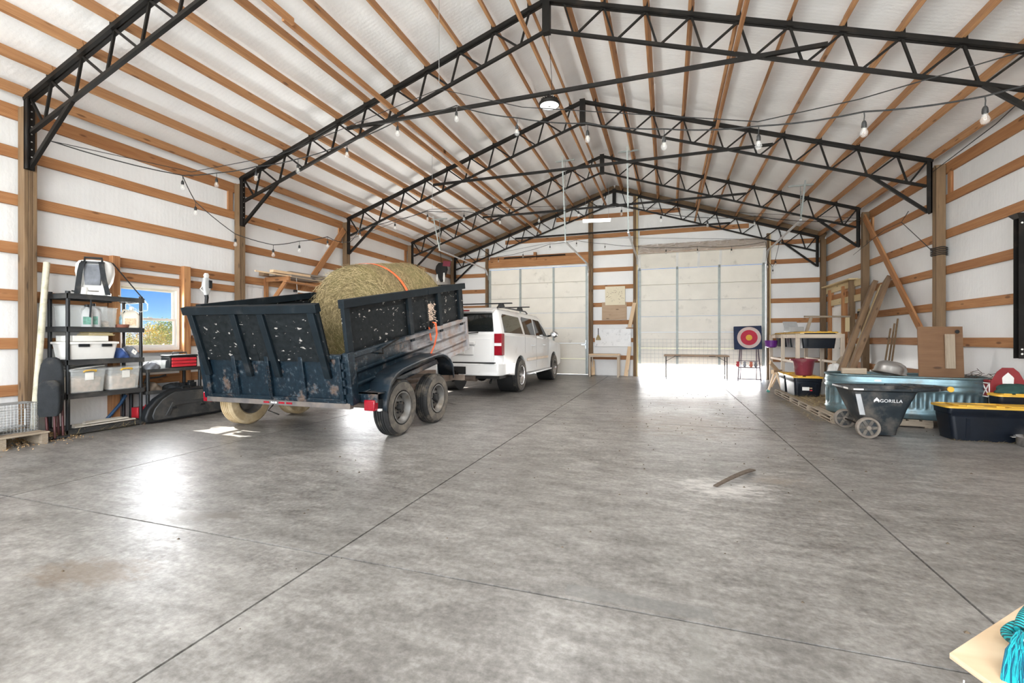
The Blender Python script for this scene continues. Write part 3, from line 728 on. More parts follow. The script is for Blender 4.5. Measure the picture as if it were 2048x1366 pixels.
ob('splintered_patch', mb, M['splinter'], box, kind='stuff')
fb = ob('front_board', MB().box(-1.09, 1.09, LB-.03, LB-.01, SB0, SB1), M['osb'], box)
# tailgate board: two leaves leaning back
for x0, x1, lean, hh in ((-1.13, -.13, 7, 1.17), (-.13, .93, 9, 1.18)):
    tb = ob('tailgate_board', MB().box(x0+.01, x1, -.011, .011, 0, .68), M['osb'], box, (0, -.03, .50), (R(lean), 0, R(0)))
    ob('cap_rail', MB().box(x0-.03 if x0 < -1 else x0, x1+.01, -.055, .03, .60, .70), M['stake'], tb, bev=.005)
    for x in ((-1.05, -.35) if x0 < -1 else (.10, .84)):
        ob('stake', MB().bar((x, -.03, .66), (x+.03, -.03, -.20), .09, .04, up=(0, 1, 0)), M['stake'], tb, bev=.004)
ob('grab_handle', MB().tube([(1.14, .62, .47), (1.20, .62, .47), (1.20, .62, .53), (1.20, 1.02, .60), (1.14, 1.02, .60)], .012, 8), M['steel_black'], box)
# ratchet strap hanging over the right side
st = ob('ratchet_strap', MB().loft([[(1.162, y-.02, z), (1.162, y+.02, z), (1.168, y+.02, z), (1.168, y-.02, z)] for y, z in ((1.93, .62), (1.94, .5), (1.96, .40))], 0)
        .loft([[(x, y-.024, z), (x, y+.024, z), (x+.006, y+.024, z+.003), (x+.006, y-.024, z+.003)] for x, y, z in ((1.19, 1.97, .70), (1.24, 2.0, .66), (1.25, 1.99, .50), (1.23, 1.93, .34), (1.22, 1.80, .22), (1.24, 1.62, .17), (1.26, 1.4, .16))]), M['orange'], box)
ob('ratchet', MB().cbox((1.19, 1.96, .66), (.04, .07, .10)).tube([(1.2, 1.93, .6), (1.2, 2.02, .7)], .02, 8), M['steel_black'], st)
ob('safety_chain', MB().tube([(.1, 4.6, .45), (.12, 4.75, .30), (.2, 4.95, .42)], .012, 6), M['steel_black'], tr)

# ================================================================== ROUND HAY BALE
def hay_mat():
    m, nt, b = nodes('packed_hay'); v = coords(nt, 'Object')
    s = noise(nt, coords(nt, scale=(14, 3, 14)), 3, 9, .7); s2 = noise(nt, coords(nt, scale=(4, 26, 4)), 2, 8, .7)
    f = mth(nt, 'ADD', mth(nt, 'MULTIPLY', s, .5), mth(nt, 'MULTIPLY', s2, .5))
    c = ramp(nt, f, [(.33, (.045, .034, .013)), (.5, (.16, .118, .050)), (.68, (.34, .265, .135))])
    c = mixc(nt, ramp(nt, noise(nt, v, 1.4, 4), [(.45, 0.0), (.7, .5)]), c, (.19, .18, .06))
    nt.links.new(c, b.inputs['Base Color']); b.inputs['Roughness'].default_value = .9; bump(nt, b, f, .9, .03); return m
M['hay'] = hay_mat()
RB, LBL = .85, 1.52
rng = random.Random(11)
mb = MB(); rings = []
for i, (t, k) in enumerate([(0, .0), (0, .45), (0, .80), (.02, .93), (.08, .99)]+[(.08+(LBL-.16)*j/12, 1.0+.012*math.sin(j*1.3)) for j in range(1, 12)]+[(LBL-.08, .99), (LBL-.02, .93), (LBL, .8), (LBL, .4), (LBL, 0)]):
    ring = []
    for j in range(56):
        a = 2*PI*j/56; rr = RB*k*(1+.012*math.sin(3*a+i)+.008*rng.uniform(-1, 1)) if k else .001
        zz = rr*math.sin(a); zz = max(zz, -RB*.93)
        ring.append((rr*math.cos(a), t, zz))
    rings.append(ring)
mb.loft(rings)
bale = ob('hay_bale', mb, M['hay'], None, (-4.60, 5.93, 1.53), (R(9.7), 0, R(-2)), ang=60,
          label='large round hay bale strapped down in the dump trailer', cat='hay bale')
mb = MB()
for i in range(5200):
    if rng.random() < .35:
        rr, a, y = RB*math.sqrt(rng.random())*.97, rng.uniform(0, 2*PI), -.004; n = Vector((0, -1, 0)); tdir = Vector((math.cos(a+PI/2), 0, math.sin(a+PI/2)))
        p = Vector((rr*math.cos(a), y, max(rr*math.sin(a), -RB*.9)))
    else:
        a, y = rng.uniform(-.2, PI+.2), rng.uniform(.03, LBL-.03); n = Vector((math.cos(a), 0, math.sin(a))); p = n*RB*1.004+Vector((0, y, 0)); tdir = Vector((-math.sin(a), 0, math.cos(a)))
    side = n.cross(tdir); ang = rng.gauss(0, .5); d = tdir*math.cos(ang)+side*math.sin(ang); l = rng.uniform(.04, .16); w = n.cross(d)*.0022
    q = p+d*l*.5+n*rng.uniform(.003, .018); r_ = p+d*l+n*rng.uniform(-.004, .02)
    mb.add([p-w, p+w, q+w, q-w, r_], [(0, 1, 2, 3), (3, 2, 4)])
ob('loose_stalks', mb, M['straw'], bale, smooth=False, kind='stuff')
mb = MB(); pr = []
for j in range(30):
    a = R(-10)+R(200)*j/29; n = Vector((math.cos(a), 0, math.sin(a)))*(RB+.018)
    pr.append([n+Vector((0, .33+.07*math.sin(a*1.5), 0)), n+Vector((0, .385+.07*math.sin(a*1.5), 0)), n*1.004+Vector((0, .385+.07*math.sin(a*1.5), 0)), n*1.004+Vector((0, .33+.07*math.sin(a*1.5), 0))])
mb.loft(pr)
ob('tie_strap', mb, M['orange'], None, (-4.60, 5.93, 1.53), (R(9.7), 0, R(-2)), label='orange webbing strap wrapped over the round hay bale', cat='strap')

# ================================================================== WHITE SUV
M['suv'] = plain('white_car_paint', (.80, .80, .79), .22, 0, .03, 2, dirt=(.62, .58, .52), dirt_amt=.02)
M['suv'].node_tree.nodes['Principled BSDF'].inputs['Coat Weight'].default_value = .6
M['glass_dark'] = plain('tinted_car_glass', (.012, .014, .014), .04, 0, .1, 3)
M['trim'] = plain('black_car_trim', (.015, .015, .016), .45)
M['beige'] = plain('tan_door_moulding', (.62, .49, .36), .4)
SXC, SY = -4.27, 8.98; HWc = 1.0
sv = thing('sport_utility_vehicle', (SXC, SY, 0), 'white full-size SUV with dark glass and roof bars, hitched to the trailer', 'car')
yr, yf, rw = 1.36, 4.70, .44
def arch(yc, r, n=10): return [(yc+r*math.cos(PI*i/n), .42+r*.98*math.sin(PI*i/n)) for i in range(n+1)]
prof = [(.10, .50), (yr-rw-.03, .42)]+arch(yr, rw)[::-1]+[(yf-rw, .40)]+arch(yf, rw)[::-1]+[(5.45, .42), (5.66, .46), (5.72, .60), (5.72, .98), (5.60, 1.10), (4.62, 1.20), (4.40, 1.24), (.14, 1.34), (.06, 1.25), (.04, .78), (.02, .70), (.02, .56)]
mb = MB(); prof_n = len(prof)
sec = [(-HWc, 0.0), (-HWc+.015, .5)]
def side_ring(x, inset):
    out = []
    for (y, z) in prof:
        cy, cz = 2.8, .85
        out.append((x, y+(cy-y)*inset*.5*(1 if (y < .6 or y > 5.0) else .0), z+(.0)))
    return out
rings = [side_ring(-HWc+.0, .07), side_ring(-HWc+.10, .02), side_ring(-HWc+.3, .0), side_ring(HWc-.3, .0), side_ring(HWc-.10, .02), side_ring(HWc, .07)]
mb.loft(rings)
ob('body', mb, M['suv'], sv, bev=.02, seg=3)
# greenhouse: belt outline to roof outline
def outline(y0, y1, hw, z0, z1, r=.10):
    pts = []
    for (cx, cy, a0) in ((hw-r, y1-r, 0), (-hw+r, y1-r, 90), (-hw+r, y0+r, 180), (hw-r, y0+r, 270)):
        for i in range(5):
            a = R(a0+22.5*i); x, y = cx+r*math.cos(a), cy+r*math.sin(a); pts.append((x, y, z0+(z1-z0)*(y-y0)/(y1-y0)))
    return pts
gh = [outline(.07, 4.62, .985, 1.28, 1.18), outline(.10, 4.40, .965, 1.42, 1.30), outline(.17, 3.62, .87, 1.80, 1.78), outline(.23, 3.42, .82, 1.875, 1.865), outline(.34, 3.20, .72, 1.92, 1.90), outline(.7, 2.8, .45, 1.935, 1.925)]
ob('cabin', MB().loft(gh), M['suv'], sv, ang=30)
def gx(y, z):     # side plane of the greenhouse
    t = max(0, min(1, (z-1.36)/(1.80-1.36))); return .972+(.872-.972)*t
def side_glass(poly, nm='side_window'):
    for sx in (-1, 1):
        mb = MB(); a = [(sx*(gx(y, z)+.006), y, z) for y, z in poly]; b_ = [(sx*(gx(y, z)-.02), y, z) for y, z in poly]; n = len(poly)
        mb.add(a+b_, [tuple(range(n)), tuple(range(2*n-1, n-1, -1))]+[(i, (i+1) % n, n+(i+1) % n, n+i) for i in range(n)])
        ob(nm, mb, M['glass_dark'], sv, bev=.006)
side_glass([(.28, 1.38), (1.62, 1.36), (1.50, 1.76), (.40, 1.79), (.33, 1.74)])
side_glass([(1.80, 1.35), (2.68, 1.335), (2.62, 1.76), (1.76, 1.78), (1.70, 1.72)])
side_glass([(2.80, 1.33), (3.95, 1.31), (3.62, 1.56), (3.28, 1.74), (2.76, 1.76)])
rg = [(-.80, 1.40), (.80, 1.40), (.74, 1.80), (-.74, 1.80)]
mb = MB(); mb.add([(x, .085+(z-1.4)*.2, z) for x, z in rg]+[(x, .13+(z-1.4)*.2, z) for x, z in rg], [(0, 1, 2, 3), (7, 6, 5, 4), (0, 1, 5, 4), (1, 2, 6, 5), (2, 3, 7, 6), (3, 0, 4, 7)])
ob('rear_window', mb, M['glass_dark'], sv, bev=.01)
mb = MB(); mb.add([(-.85, 4.50, 1.22), (.85, 4.50, 1.22), (.72, 3.55, 1.80), (-.72, 3.55, 1.80), (-.85, 4.46, 1.20), (.85, 4.46, 1.20), (.72, 3.50, 1.78), (-.72, 3.50, 1.78)], [(0, 1, 2, 3), (7, 6, 5, 4), (0, 1, 5, 4), (1, 2, 6, 5), (2, 3, 7, 6), (3, 0, 4, 7)])
ob('windscreen', mb, M['glass_dark'], sv)
ob('roof_spoiler', MB().prism([(.02, 1.83), (.34, 1.93), (.36, 1.90), (.10, 1.80)], -.78, .78, 'X'), M['suv'], sv, bev=.01)
ob('brake_lamp', MB().box(-.25, .25, .035, .08, 1.845, 1.865), M['red_lens'], sv)
tgate = ob('tailgate', MB().prism([(.045, .76), (.075, 1.36), (.12, 1.36), (.10, .76)], -.83, .83, 'X'), M['suv'], sv, bev=.012)
ob('plate_recess', MB().box(-.36, .36, .025, .07, .90, 1.10), M['suv'], tgate, bev=.015)
ob('grab_bar', MB().box(-.40, .40, .0, .06, 1.12, 1.20), M['suv'], tgate, bev=.02)
ob('number_plate', MB().box(-.16, .16, .014, .026, .925, 1.075), M['paper'], tgate, bev=.004)
ob('rear_wiper', MB().tube([(-.02, .06, 1.34), (.10, .05, 1.36), (.46, .06, 1.385)], .012, 6), M['trim'], tgate)
for sx in (-1, 1):
    tl = ob('tail_light', MB().prism([(sx*.83, .03), (sx*1.0, .045), (sx*1.006, .20), (sx*.95, .24), (sx*.83, .14)], .90, 1.36, 'Z'), M['red_lens'], sv, bev=.012)
    ob('reverse_lamp', MB().prism([(sx*.84, .022), (sx*.99, .036), (sx*.99, .05), (sx*.84, .04)], 1.10, 1.16, 'Z'), M['refl_white'], tl)
    m_ = ob('door_mirror', MB().lathe([(0, -.07), (.075, -.06), (.11, -.01), (.115, .05), (.10, .075), (0, .085)], 20, axis='Y'), M['chrome'], sv, (sx*1.16, 4.02, 1.37), bev=0)
    m_.scale = (1.0, 1, .82)
    ob('mirror_arm', MB().tube([(sx*.96, 4.08, 1.32), (sx*1.10, 4.04, 1.34)], .025, 8), M['trim'], sv)
    for y in (2.40, 3.52):
        ob('door_handle', MB().box(min(sx*.99, sx*1.03), max(sx*.99, sx*1.03), y-.11, y+.11, 1.06, 1.095), M['track'], sv, bev=.01)
    for y in (1.71, 2.73, 3.98): ob('door_seam', MB().box(min(sx*.994, sx*1.001), max(sx*.994, sx*1.001), y-.005, y+.005, .50 if y > 2 else .9, 1.30), M['trim'], sv)
    for a, b_ in ((1.86, 2.70), (2.76, 3.96)): ob('side_moulding', MB().box(min(sx*.995, sx*1.012), max(sx*.995, sx*1.012), a, b_, .70, .77), M['beige'], sv, bev=.006)
    ob('running_board', MB().box(min(sx*.90, sx*1.06), max(sx*.90, sx*1.06), yr+rw+.08, yf-rw-.06, .36, .41), M['track'], sv, bev=.015)
    ob('roof_rail', MB().tube([(sx*.70, .55, 1.935), (sx*.70, .65, 1.97), (sx*.70, 2.7, 1.965), (sx*.70, 2.85, 1.92)], .018, 8), M['trim'], sv)
    for yw in (yr, yf):
        ob('wheel_well', MB().lathe([(0, sx*.55), (rw-.015, sx*.55), (rw-.012, sx*.93), (rw-.04, sx*.93), (rw-.05, sx*.58), (0, sx*.58)], 24, (0, yw, .42), 'X'), M['dark'], sv)
        make_wheel(sv, (sx*.90, yw, .395), sx, dia=.79, wid=.265, chrome=True)
for y in (.78, 2.15):
    rb = ob('roof_bar', MB().box(-.98, .98, y-.04, y+.04, 2.035, 2.06), M['trim'], sv, bev=.01)
    for sx in (-1, 1): ob('bar_foot', MB().taper((sx*.72, y), (.16, .12), (.10, .09), 1.955, 2.04), M['trim'], rb, bev=.01)
bp = ob('rear_bumper', MB().prism([(-1.0, .12), (-.93, .0), (-.5, -.05), (.5, -.05), (.93, .0), (1.004, .12), (1.004, .90), (.93, .90), (.93, .2), (-.93, .2), (-.93, .90), (-1.004, .90)], .47, .73, 'Z'), M['suv'], sv, bev=.02)
ob('bumper_step', MB().box(-.86, .86, -.045, .08, .728, .755), M['trim'], bp, bev=.006)
ob('hitch_opening', MB().box(-.22, .22, -.062, -.03, .50, .66), M['dark'], bp)
ob('receiver_hitch', MB().box(-.05, .05, -.16, .3, .44, .54).lathe([(.0, .06), (.03, .055), (.033, .03), (.015, .0)], 14, (0, -.13, .54)), M['steel_black'], sv)
ob('rear_axle', MB().tube([(-.8, yr, .395), (.8, yr, .395)], .05, 10).lathe([(0, -.18), (.12, -.12), (.17, 0), (.12, .12), (0, .18)], 16, (0, yr, .39), 'Y').tube([(.62, .5, .42), (.66, .25, .30), (.66, .25, .30)], .03, 8), M['dark'], sv)
ob('underbody', MB().box(-.85, .85, .3, 5.5, .38, .50), M['dark'], sv)
ob('silencer', MB().tube([(-.4, .35, .42), (.3, .35, .40)], .09, 12), M['rusty'], sv)
# ================================================================== LEFT SIDE: SHELVES AND WHAT STANDS THERE
M['white_board'] = wood('whitewashed_board', (.55, .50, .42), (.78, .74, .66), dirt=.3)
# ---- tall black plastic shelving unit
SX0, SX1, SY0, SY1 = -7.70, -7.27, 3.74, 4.665
tiers = [.07, .53, .97, 1.40, 1.83]
sh = thing('shelving_unit', ((SX0+SX1)/2, (SY0+SY1)/2, 0), 'tall black plastic five-tier shelving unit left of the window', 'shelf')
hx, hy = (SX1-SX0)/2, (SY1-SY0)/2
for z in tiers:
    t = ob('shelf_tier', MB().box(-hx, hx, -hy, hy, z-.012, z).box(-hx, -hx+.02, -hy, hy, z-.055, z+.012).box(hx-.02, hx, -hy, hy, z-.055, z+.012).box(-hx, hx, -hy, -hy+.02, z-.055, z+.012).box(-hx, hx, hy-.02, hy, z-.055, z+.012), M['shelf_pl'], sh, bev=.004)
    mb = MB()
    for i in range(7): mb.box(-hx+.03, hx-.03, -hy+.08+i*.125, -hy+.10+i*.125, z-.04, z-.012)
    ob('rib', mb, M['shelf_pl'], t)
for sx in (-1, 1):
    for sy in (-1, 1):
        mb = MB()
        for a, b_ in zip([0]+tiers, tiers): mb.tube([(sx*(hx-.03), sy*(hy-.03), a), (sx*(hx-.03), sy*(hy-.03), b_)], .022, 12)
        mb.tube([(sx*(hx-.03), sy*(hy-.03), 1.83), (sx*(hx-.03), sy*(hy-.03), 1.87)], .026, 12)
        ob('upright', mb, M['black_pl'], sh)
sxc = (SX0+SX1)/2
# ---- backpack sprayer on the top shelf
bs = thing('backpack_sprayer', (-7.46, 4.16, 1.843), 'white backpack sprayer tank with black straps on top of the shelving', 'sprayer', rz=R(48))
def rr_ring(w, d, z, r=.06, n=4, cx=0, cy=0):
    pts = []
    for (sx, sy, a0) in ((1, 1, 0), (-1, 1, 90), (-1, -1, 180), (1, -1, 270)):
        for i in range(n+1):
            a = R(a0+90*i/n); pts.append((cx+sx*(w/2-r)+r*math.cos(a), cy+sy*(d/2-r)+r*math.sin(a), z))
    return pts
ob('tank', MB().loft([rr_ring(.20, .16, .07), rr_ring(.28, .18, .11), rr_ring(.36, .20, .20), rr_ring(.40, .21, .32), rr_ring(.39, .20, .42), rr_ring(.33, .18, .47), rr_ring(.2, .12, .49, .05)]), M['white_pl'], bs, ang=60)
ob('base', MB().box(-.15, .15, -.10, .10, 0, .05).lathe([(.0, 0), (.045, 0), (.045, .11), (0, .11)], 14, (-.10, -.08, 0)).lathe([(.0, 0), (.045, 0), (.045, .11), (0, .11)], 14, (.10, -.08, 0)), M['white_pl'], bs, bev=.008)
ob('back_pad', MB().loft([rr_ring(.16, .03, .14, .01, 2, 0, -.115), rr_ring(.18, .04, .30, .01, 2, 0, -.125), rr_ring(.17, .03, .42, .01, 2, 0, -.115)]), M['grey_cl'], bs, ang=60)
for sx in (-1, 1):
    mb = MB(); pr = []
    for (x, y, z) in ((.085, -.11, .46), (.10, -.15, .42), (.115, -.17, .32), (.13, -.16, .20), (.15, -.13, .08), (.16, -.12, .01)): pr.append([(sx*(x-.028), y, z), (sx*(x+.028), y, z), (sx*(x+.028), y-.012, z), (sx*(x-.028), y-.012, z)])
    ob('shoulder_strap', mb.loft(pr), M['black_cl'], bs, ang=60)
ob('carry_handle', MB().tube([(-.09, -.09, .44), (-.09, -.09, .51), (.09, -.09, .51), (.09, -.09, .44)], .016, 8).box(-.12, .12, -.12, -.07, .43, .46), M['black_pl'], bs)
ob('spray_lance', MB().tube([(.08, .10, .50), (.16, .12, .48), (.44, .20, .06), (.50, .22, -.02)], .008, 8), M['black_pl'], bs)
hs = MB().tube([(.48, .2, .0), (.54, .2, -.08), (.54, .18, -.17), (.46, .15, -.2), (.36, .1, -.12), (.25, .0, .02)], .009, 8)
ob('spray_hose', hs, M['clear_pl'], bs)
ob('pump_lever', MB().tube([(-.12, -.05, .04), (-.23, -.06, .055)], .010, 8), M['black_pl'], bs)
ob('level_mark', MB().box(-.202, -.196, -.05, .02, .30, .31), M['black_pl'], bs)
ob('hanging_strap', MB().tube([(.0, -.15, .0), (.0, -.22, -.04), (.01, -.235, -.10), (0, -.235, -.30)], .010, 6), M['black_cl'], bs)

# ---- second shelf from the top: bins and jugs
def bin_(name, loc, w, d, h, mat, label, cat='bin', rz=0, lid=None, group=None, handles=None):
    t = thing(name, loc, label, cat, rz=rz, group=group)
    th = .006; a, b_ = w*.90, d*.90
    mb = MB().loft([rr_ring(a, b_, 0, .03), rr_ring(w, d, h, .03), rr_ring(w+.02, d+.02, h, .03), rr_ring(w+.02, d+.02, h+.012, .03), rr_ring(w-th, d-th, h+.012, .03), rr_ring(a-th, b_-th, th, .03)])
    ob('tub', mb, mat, t, ang=50)
    if lid:
        l = ob('lid', MB().loft([rr_ring(w+.035, d+.035, h+.004, .035), rr_ring(w+.035, d+.035, h+.03, .035), rr_ring(w*.9, d*.9, h+.036, .03)]), lid, t, ang=50)
    return t
z2 = 1.413
b1 = bin_('storage_bin', (-7.50, 3.90, z2), .30, .22, .26, M['clear_pl'], 'clear plastic bin at left end of the second shelf')
def jug(loc, label, mat, w=.19, d=.11, h=.28, rz=0, lab=None, cap='white_pl'):
    j = thing('jug', loc, label, 'jug', rz=rz)
    b = ob('bottle', MB().loft([rr_ring(w*.94, d*.94, 0, .025), rr_ring(w, d, .02, .03), rr_ring(w, d, h*.62, .03), rr_ring(w*.82, d*.85, h*.80, .03), rr_ring(w*.42, d*.55, h*.93, .02), rr_ring(.045, .045, h*.94, .022), rr_ring(.045, .045, h, .022)]), mat, j, ang=60)
    ob('cap', MB().lathe([(0, h+.03), (.026, h+.03), (.028, h-.005), (0, h-.005)], 14), M[cap], j)
    ob('handle', MB().tube([(-w*.18, 0, h*.93), (-w*.42, 0, h*.95), (-w*.54, 0, h*.80), (-w*.50, 0, h*.58)], .013, 8), mat, j)
    if lab: ob('print', MB().box(-w*.32, w*.32, -d/2-.003, -d/2, h*.12, h*.50), lab, j)
    return j
M['jug_grey'] = plain('grey_jug_plastic', (.45, .46, .46), .45, 0, .1, 5)
M['jug_beige'] = plain('translucent_beige_jug', (.62, .57, .48), .4, 0, .08, 4)
M['lab_tan'] = plain('tan_printed_label', (.52, .36, .22), .5, 0, .5, 30)
M['lab_green'] = plain('green_printed_label', (.10, .26, .20), .5, 0, .4, 30)
jug((-7.36, 4.01, z2), 'dark green and white slim bottle behind the front-left shelf upright', M['jug_grey'], .12, .10, .27, R(60), M['lab_green'], 'black_pl')
jug((-7.40, 4.10, z2), 'grey plastic jug with sloping shoulder on the second shelf', M['jug_grey'], .17, .11, .29, R(55), M['lab_green'], 'black_pl')
b2 = bin_('storage_bin', (-7.47, 4.27, z2), .24, .20, .26, M['clear_pl'], 'clear flared bin beside the jugs on the second shelf')
ob('jar', MB().lathe([(0, 0), (.04, 0), (.045, .05), (.03, .08), (0, .085)], 16), M['lab_tan'], None, (-7.44, 4.27, z2+.008), label='small round tan jar inside the clear flared bin', cat='jar')
ob('flower_pot_tray', MB().lathe([(0, 0), (.075, 0), (.085, .045), (.078, .045), (.07, .008), (0, .008)], 24), plain('terracotta', (.25, .09, .055), .7), None, (-7.40, 4.45, z2), label='terracotta saucer in the middle of the second shelf', cat='saucer')
jug((-7.38, 4.56, z2), 'large beige jug with loop handle and tan label at right end of second shelf', M['jug_beige'], .20, .12, .27, R(50), M['lab_tan'])
ob('spray_can', MB().lathe([(0, 0), (.03, 0), (.032, .005), (.032, .15), (.022, .17), (.018, .19), (0, .19)], 16), plain('blue_white_can', (.35, .55, .65), .35, .2, .4, 25), None, (-7.52, 4.52, z2), label='pale blue spray can at the back of the second shelf', cat='can')
# ---- third shelf: white tub with papers, clothes
z3 = .983
wt = bin_('storage_tub', (-7.48, 4.06, z3), .36, .56, .20, M['white_pl'], 'white storage tub with white lid under yellow papers', 'tub', lid=M['white_pl'])
for y in (-.12, .14): ob('latch', MB().box(.182, .20, y-.06, y+.06, .165, .205), M['black_pl'], wt, bev=.004)
ob('flat_box', MB().box(-.18, .18, -.20, .20, 0, .075), M['paper'], None, (-7.47, 4.02, z3+.238), bev=.006, label='flat white cardboard box lying on the white tub lid', cat='box')
for i in range(7):
    w = .30-.012*i
    ob('paper_folder', MB().box(-.13, .13, -w/2, w/2, 0, .006), plain('folder_%d' % i, [(.62, .48, .16), (.75, .70, .58), (.50, .36, .10), (.70, .55, .22), (.78, .74, .64), (.60, .46, .18), (.66, .52, .24)][i], .7, 0, .1, 6), None, (-7.45+.01*math.sin(i*2), 4.16+.02*math.sin(i*3), z3+.3155+i*.0068), (0, 0, R(8*math.sin(i*1.7))), bev=.001,
       label='%s sheet in the pile on the white tub, %s from the top' % (('yellow', 'cream', 'ochre', 'tan yellow', 'pale cream', 'mustard', 'light tan')[i], ('seventh', 'sixth', 'fifth', 'fourth', 'third', 'second', 'first')[i]), cat='folder', group='papers piled on the white tub')
def crumple(name, loc, sx, sy, sz, mat, label, cat, seed, rz=0, **kw):
    r_ = random.Random(seed); mb = MB(); rings = []; n = 26; ph = [r_.uniform(0, 6.3) for _ in range(8)]
    for i in range(13):
        t = PI/2*i/12 if True else 0
        ring = []
        for j in range(n):
            a = 2*PI*j/n; k = 1+.13*math.sin(3*a+ph[0]+i*.4)+.09*math.sin(5*a+ph[1]-i*.7)+.05*math.sin(9*a+ph[2]+i)
            ring.append((sx/2*math.cos(a)*math.cos(t)*k, sy/2*math.sin(a)*math.cos(t)*k, sz*math.sin(t)*(1+.16*math.sin(2*a+ph[3])*math.cos(t)+.10*math.sin(7*a+ph[4])*math.cos(t))))
        rings.append(ring)
    mb.loft(rings)
    return ob(name, mb, mat, None, loc, (0, 0, rz), ang=70, label=label, cat=cat, **kw)
crumple('jacket', (-7.44, 4.43, z3), .30, .20, .14, M['blue_cl'], 'dark blue crumpled jacket on the third shelf', 'clothing', 1)
gc = crumple('work_vest', (-7.44, 4.57, z3), .28, .17, .16, M['grey_cl'], 'grey bunched cloth with a white tag at right of third shelf', 'clothing', 2)
ob('care_tag', MB().prism([(0, -.05), (.04, 0), (0, .05), (-.04, 0)], 0, .002, 'X'), M['paper'], gc, (.135, -.02, .08), (0, R(-25), 0))
ob('box_file', MB().box(-.06, .06, -.03, .03, 0, .19), plain('plum_plastic', (.16, .03, .09), .5), None, (-7.62, 4.38, z3), bev=.008, label='plum coloured upright box behind the blue jacket', cat='box')
# ---- fourth shelf: two clear boxes with yellow handles
z4 = .543
for i, y in enumerate((3.985, 4.42)):
    b = bin_('storage_box', (-7.45, y, z4), .36, .40, .285, M['clear_pl'], ['clear lidded storage box with yellow handle, left one of the pair', 'clear lidded storage box with yellow handle, right one of the pair'][i], 'box', lid=M['clear_pl'], group='pair of clear boxes on the shelving')
    ob('handle', MB().tube([(.19, -.065, .275), (.212, -.06, .29), (.215, 0, .295), (.212, .06, .29), (.19, .065, .275)], .011, 8), M['yellow_pl'], b)
    ob('label_sheet', MB().box(.178, .181, -.045, .05, .165, .265), M['paper'], b)
    ob('contents', MB().loft([rr_ring(.28, .32, .01, .03), rr_ring(.30, .34, .19, .04), rr_ring(.2, .24, .21, .04)]), plain('mixed_contents_%d' % i, (.58, .44, .32), .8, 0, .5, 14), b)
ob('paper_folder', MB().box(-.15, .15, -.2, .2, 0, .008).box(-.12, .14, -.10, .22, .008, .012), M['paper'], None, (-7.47, 3.99, z4+.325), (R(4), 0, R(10)), bev=.002, label='loose white papers lying on the left clear box', cat='paper')
# ---- bottom tier: whitewashed boards
for i in range(5):
    plank('board', (-7.36-.075*(i % 3), 3.86+.04*i, .093+.022*(i//3)+.003*i), (-7.36-.075*(i % 3), 4.58-.03*i, .093+.022*(i//3)+.003*i), .02, .07, M['white_board'] if 'white_board' in M else M['paper'], None, label=('%s of the short whitewashed boards on the bottom tier' % ('front lower', 'middle lower', 'rear lower', 'front upper', 'middle upper')[i]), cat='board', group='whitewashed boards under the shelving')
# ---- low shelf under the window with the tool box
ls = thing('low_shelf', (-7.49, 5.12, 0), 'low black plastic shelf under the window, behind the long black case', 'shelf')
for z in (.475, .80): ob('shelf_tier', MB().box(-.20, .22, -.42, .44, z-.05, z), M['shelf_pl'], ls, bev=.006)
for sx in (-.17, .19):
    for sy in (-.39, .41): ob('upright', MB().tube([(sx, sy, 0), (sx, sy, .78)], .024, 12), M['black_pl'], ls)
tb = thing('tool_box', (-7.40, 5.27, .80), 'red and black three-drawer tool box on the low shelf', 'tool box')
ob('body', MB().box(-.10, .10, -.22, .22, 0, .17), M['black_pl'], tb, bev=.008)
for k in range(3): ob('drawer', MB().box(.098, .115, -.195, .195, .012+k*.05, .055+k*.05), M['red_pl'], tb, bev=.006)
ob('lid', MB().box(-.105, .112, -.225, .225, .172, .20), M['black_pl'], tb, bev=.010)
ob('handle', MB().tube([(0, -.11, .20), (0, -.11, .235), (0, .11, .235), (0, .11, .20)], .009, 8), M['black_pl'], tb)
bin_('parts_bin', (-7.42, 4.97, .80), .16, .13, .11, M['clear_pl'], 'small clear bin between tool box and tall shelving', 'bin')
crumple('plastic_bag', (-7.36, 4.80, .80), .20, .22, .11, M['grey_cl'], 'crumpled grey bag on the low shelf top, left of the small clear bin', 'bag', 5)
crumple('work_gloves', (-7.40, 4.84, .476), .24, .24, .12, plain('brown_leather', (.13, .10, .075), .8, 0, .3, 10), 'brown leather gloves bundle on the lower level of the low shelf', 'gloves', 6)
crumple('tarpaulin', (-7.42, 5.20, .476), .24, .34, .08, M['black_cl'], 'folded dark cloth on the lower level of the low shelf', 'cloth', 8)
ob('hacksaw', MB().tube([(0, -.16, .0), (0, -.13, .07), (0, .05, .075), (0, .15, .10)], .014, 8), M['black_pl'], None, (-7.33, 4.86, .595), label='black curved tool handle resting on the gloves', cat='tool')
ob('power_cell', MB().box(-.05, .05, -.06, .06, 0, .07).box(-.03, .03, -.04, .04, .07, .10), M['black_pl'], None, (-7.38, 5.44, .476), bev=.008, label='black square battery pack at right end of low shelf', cat='battery')
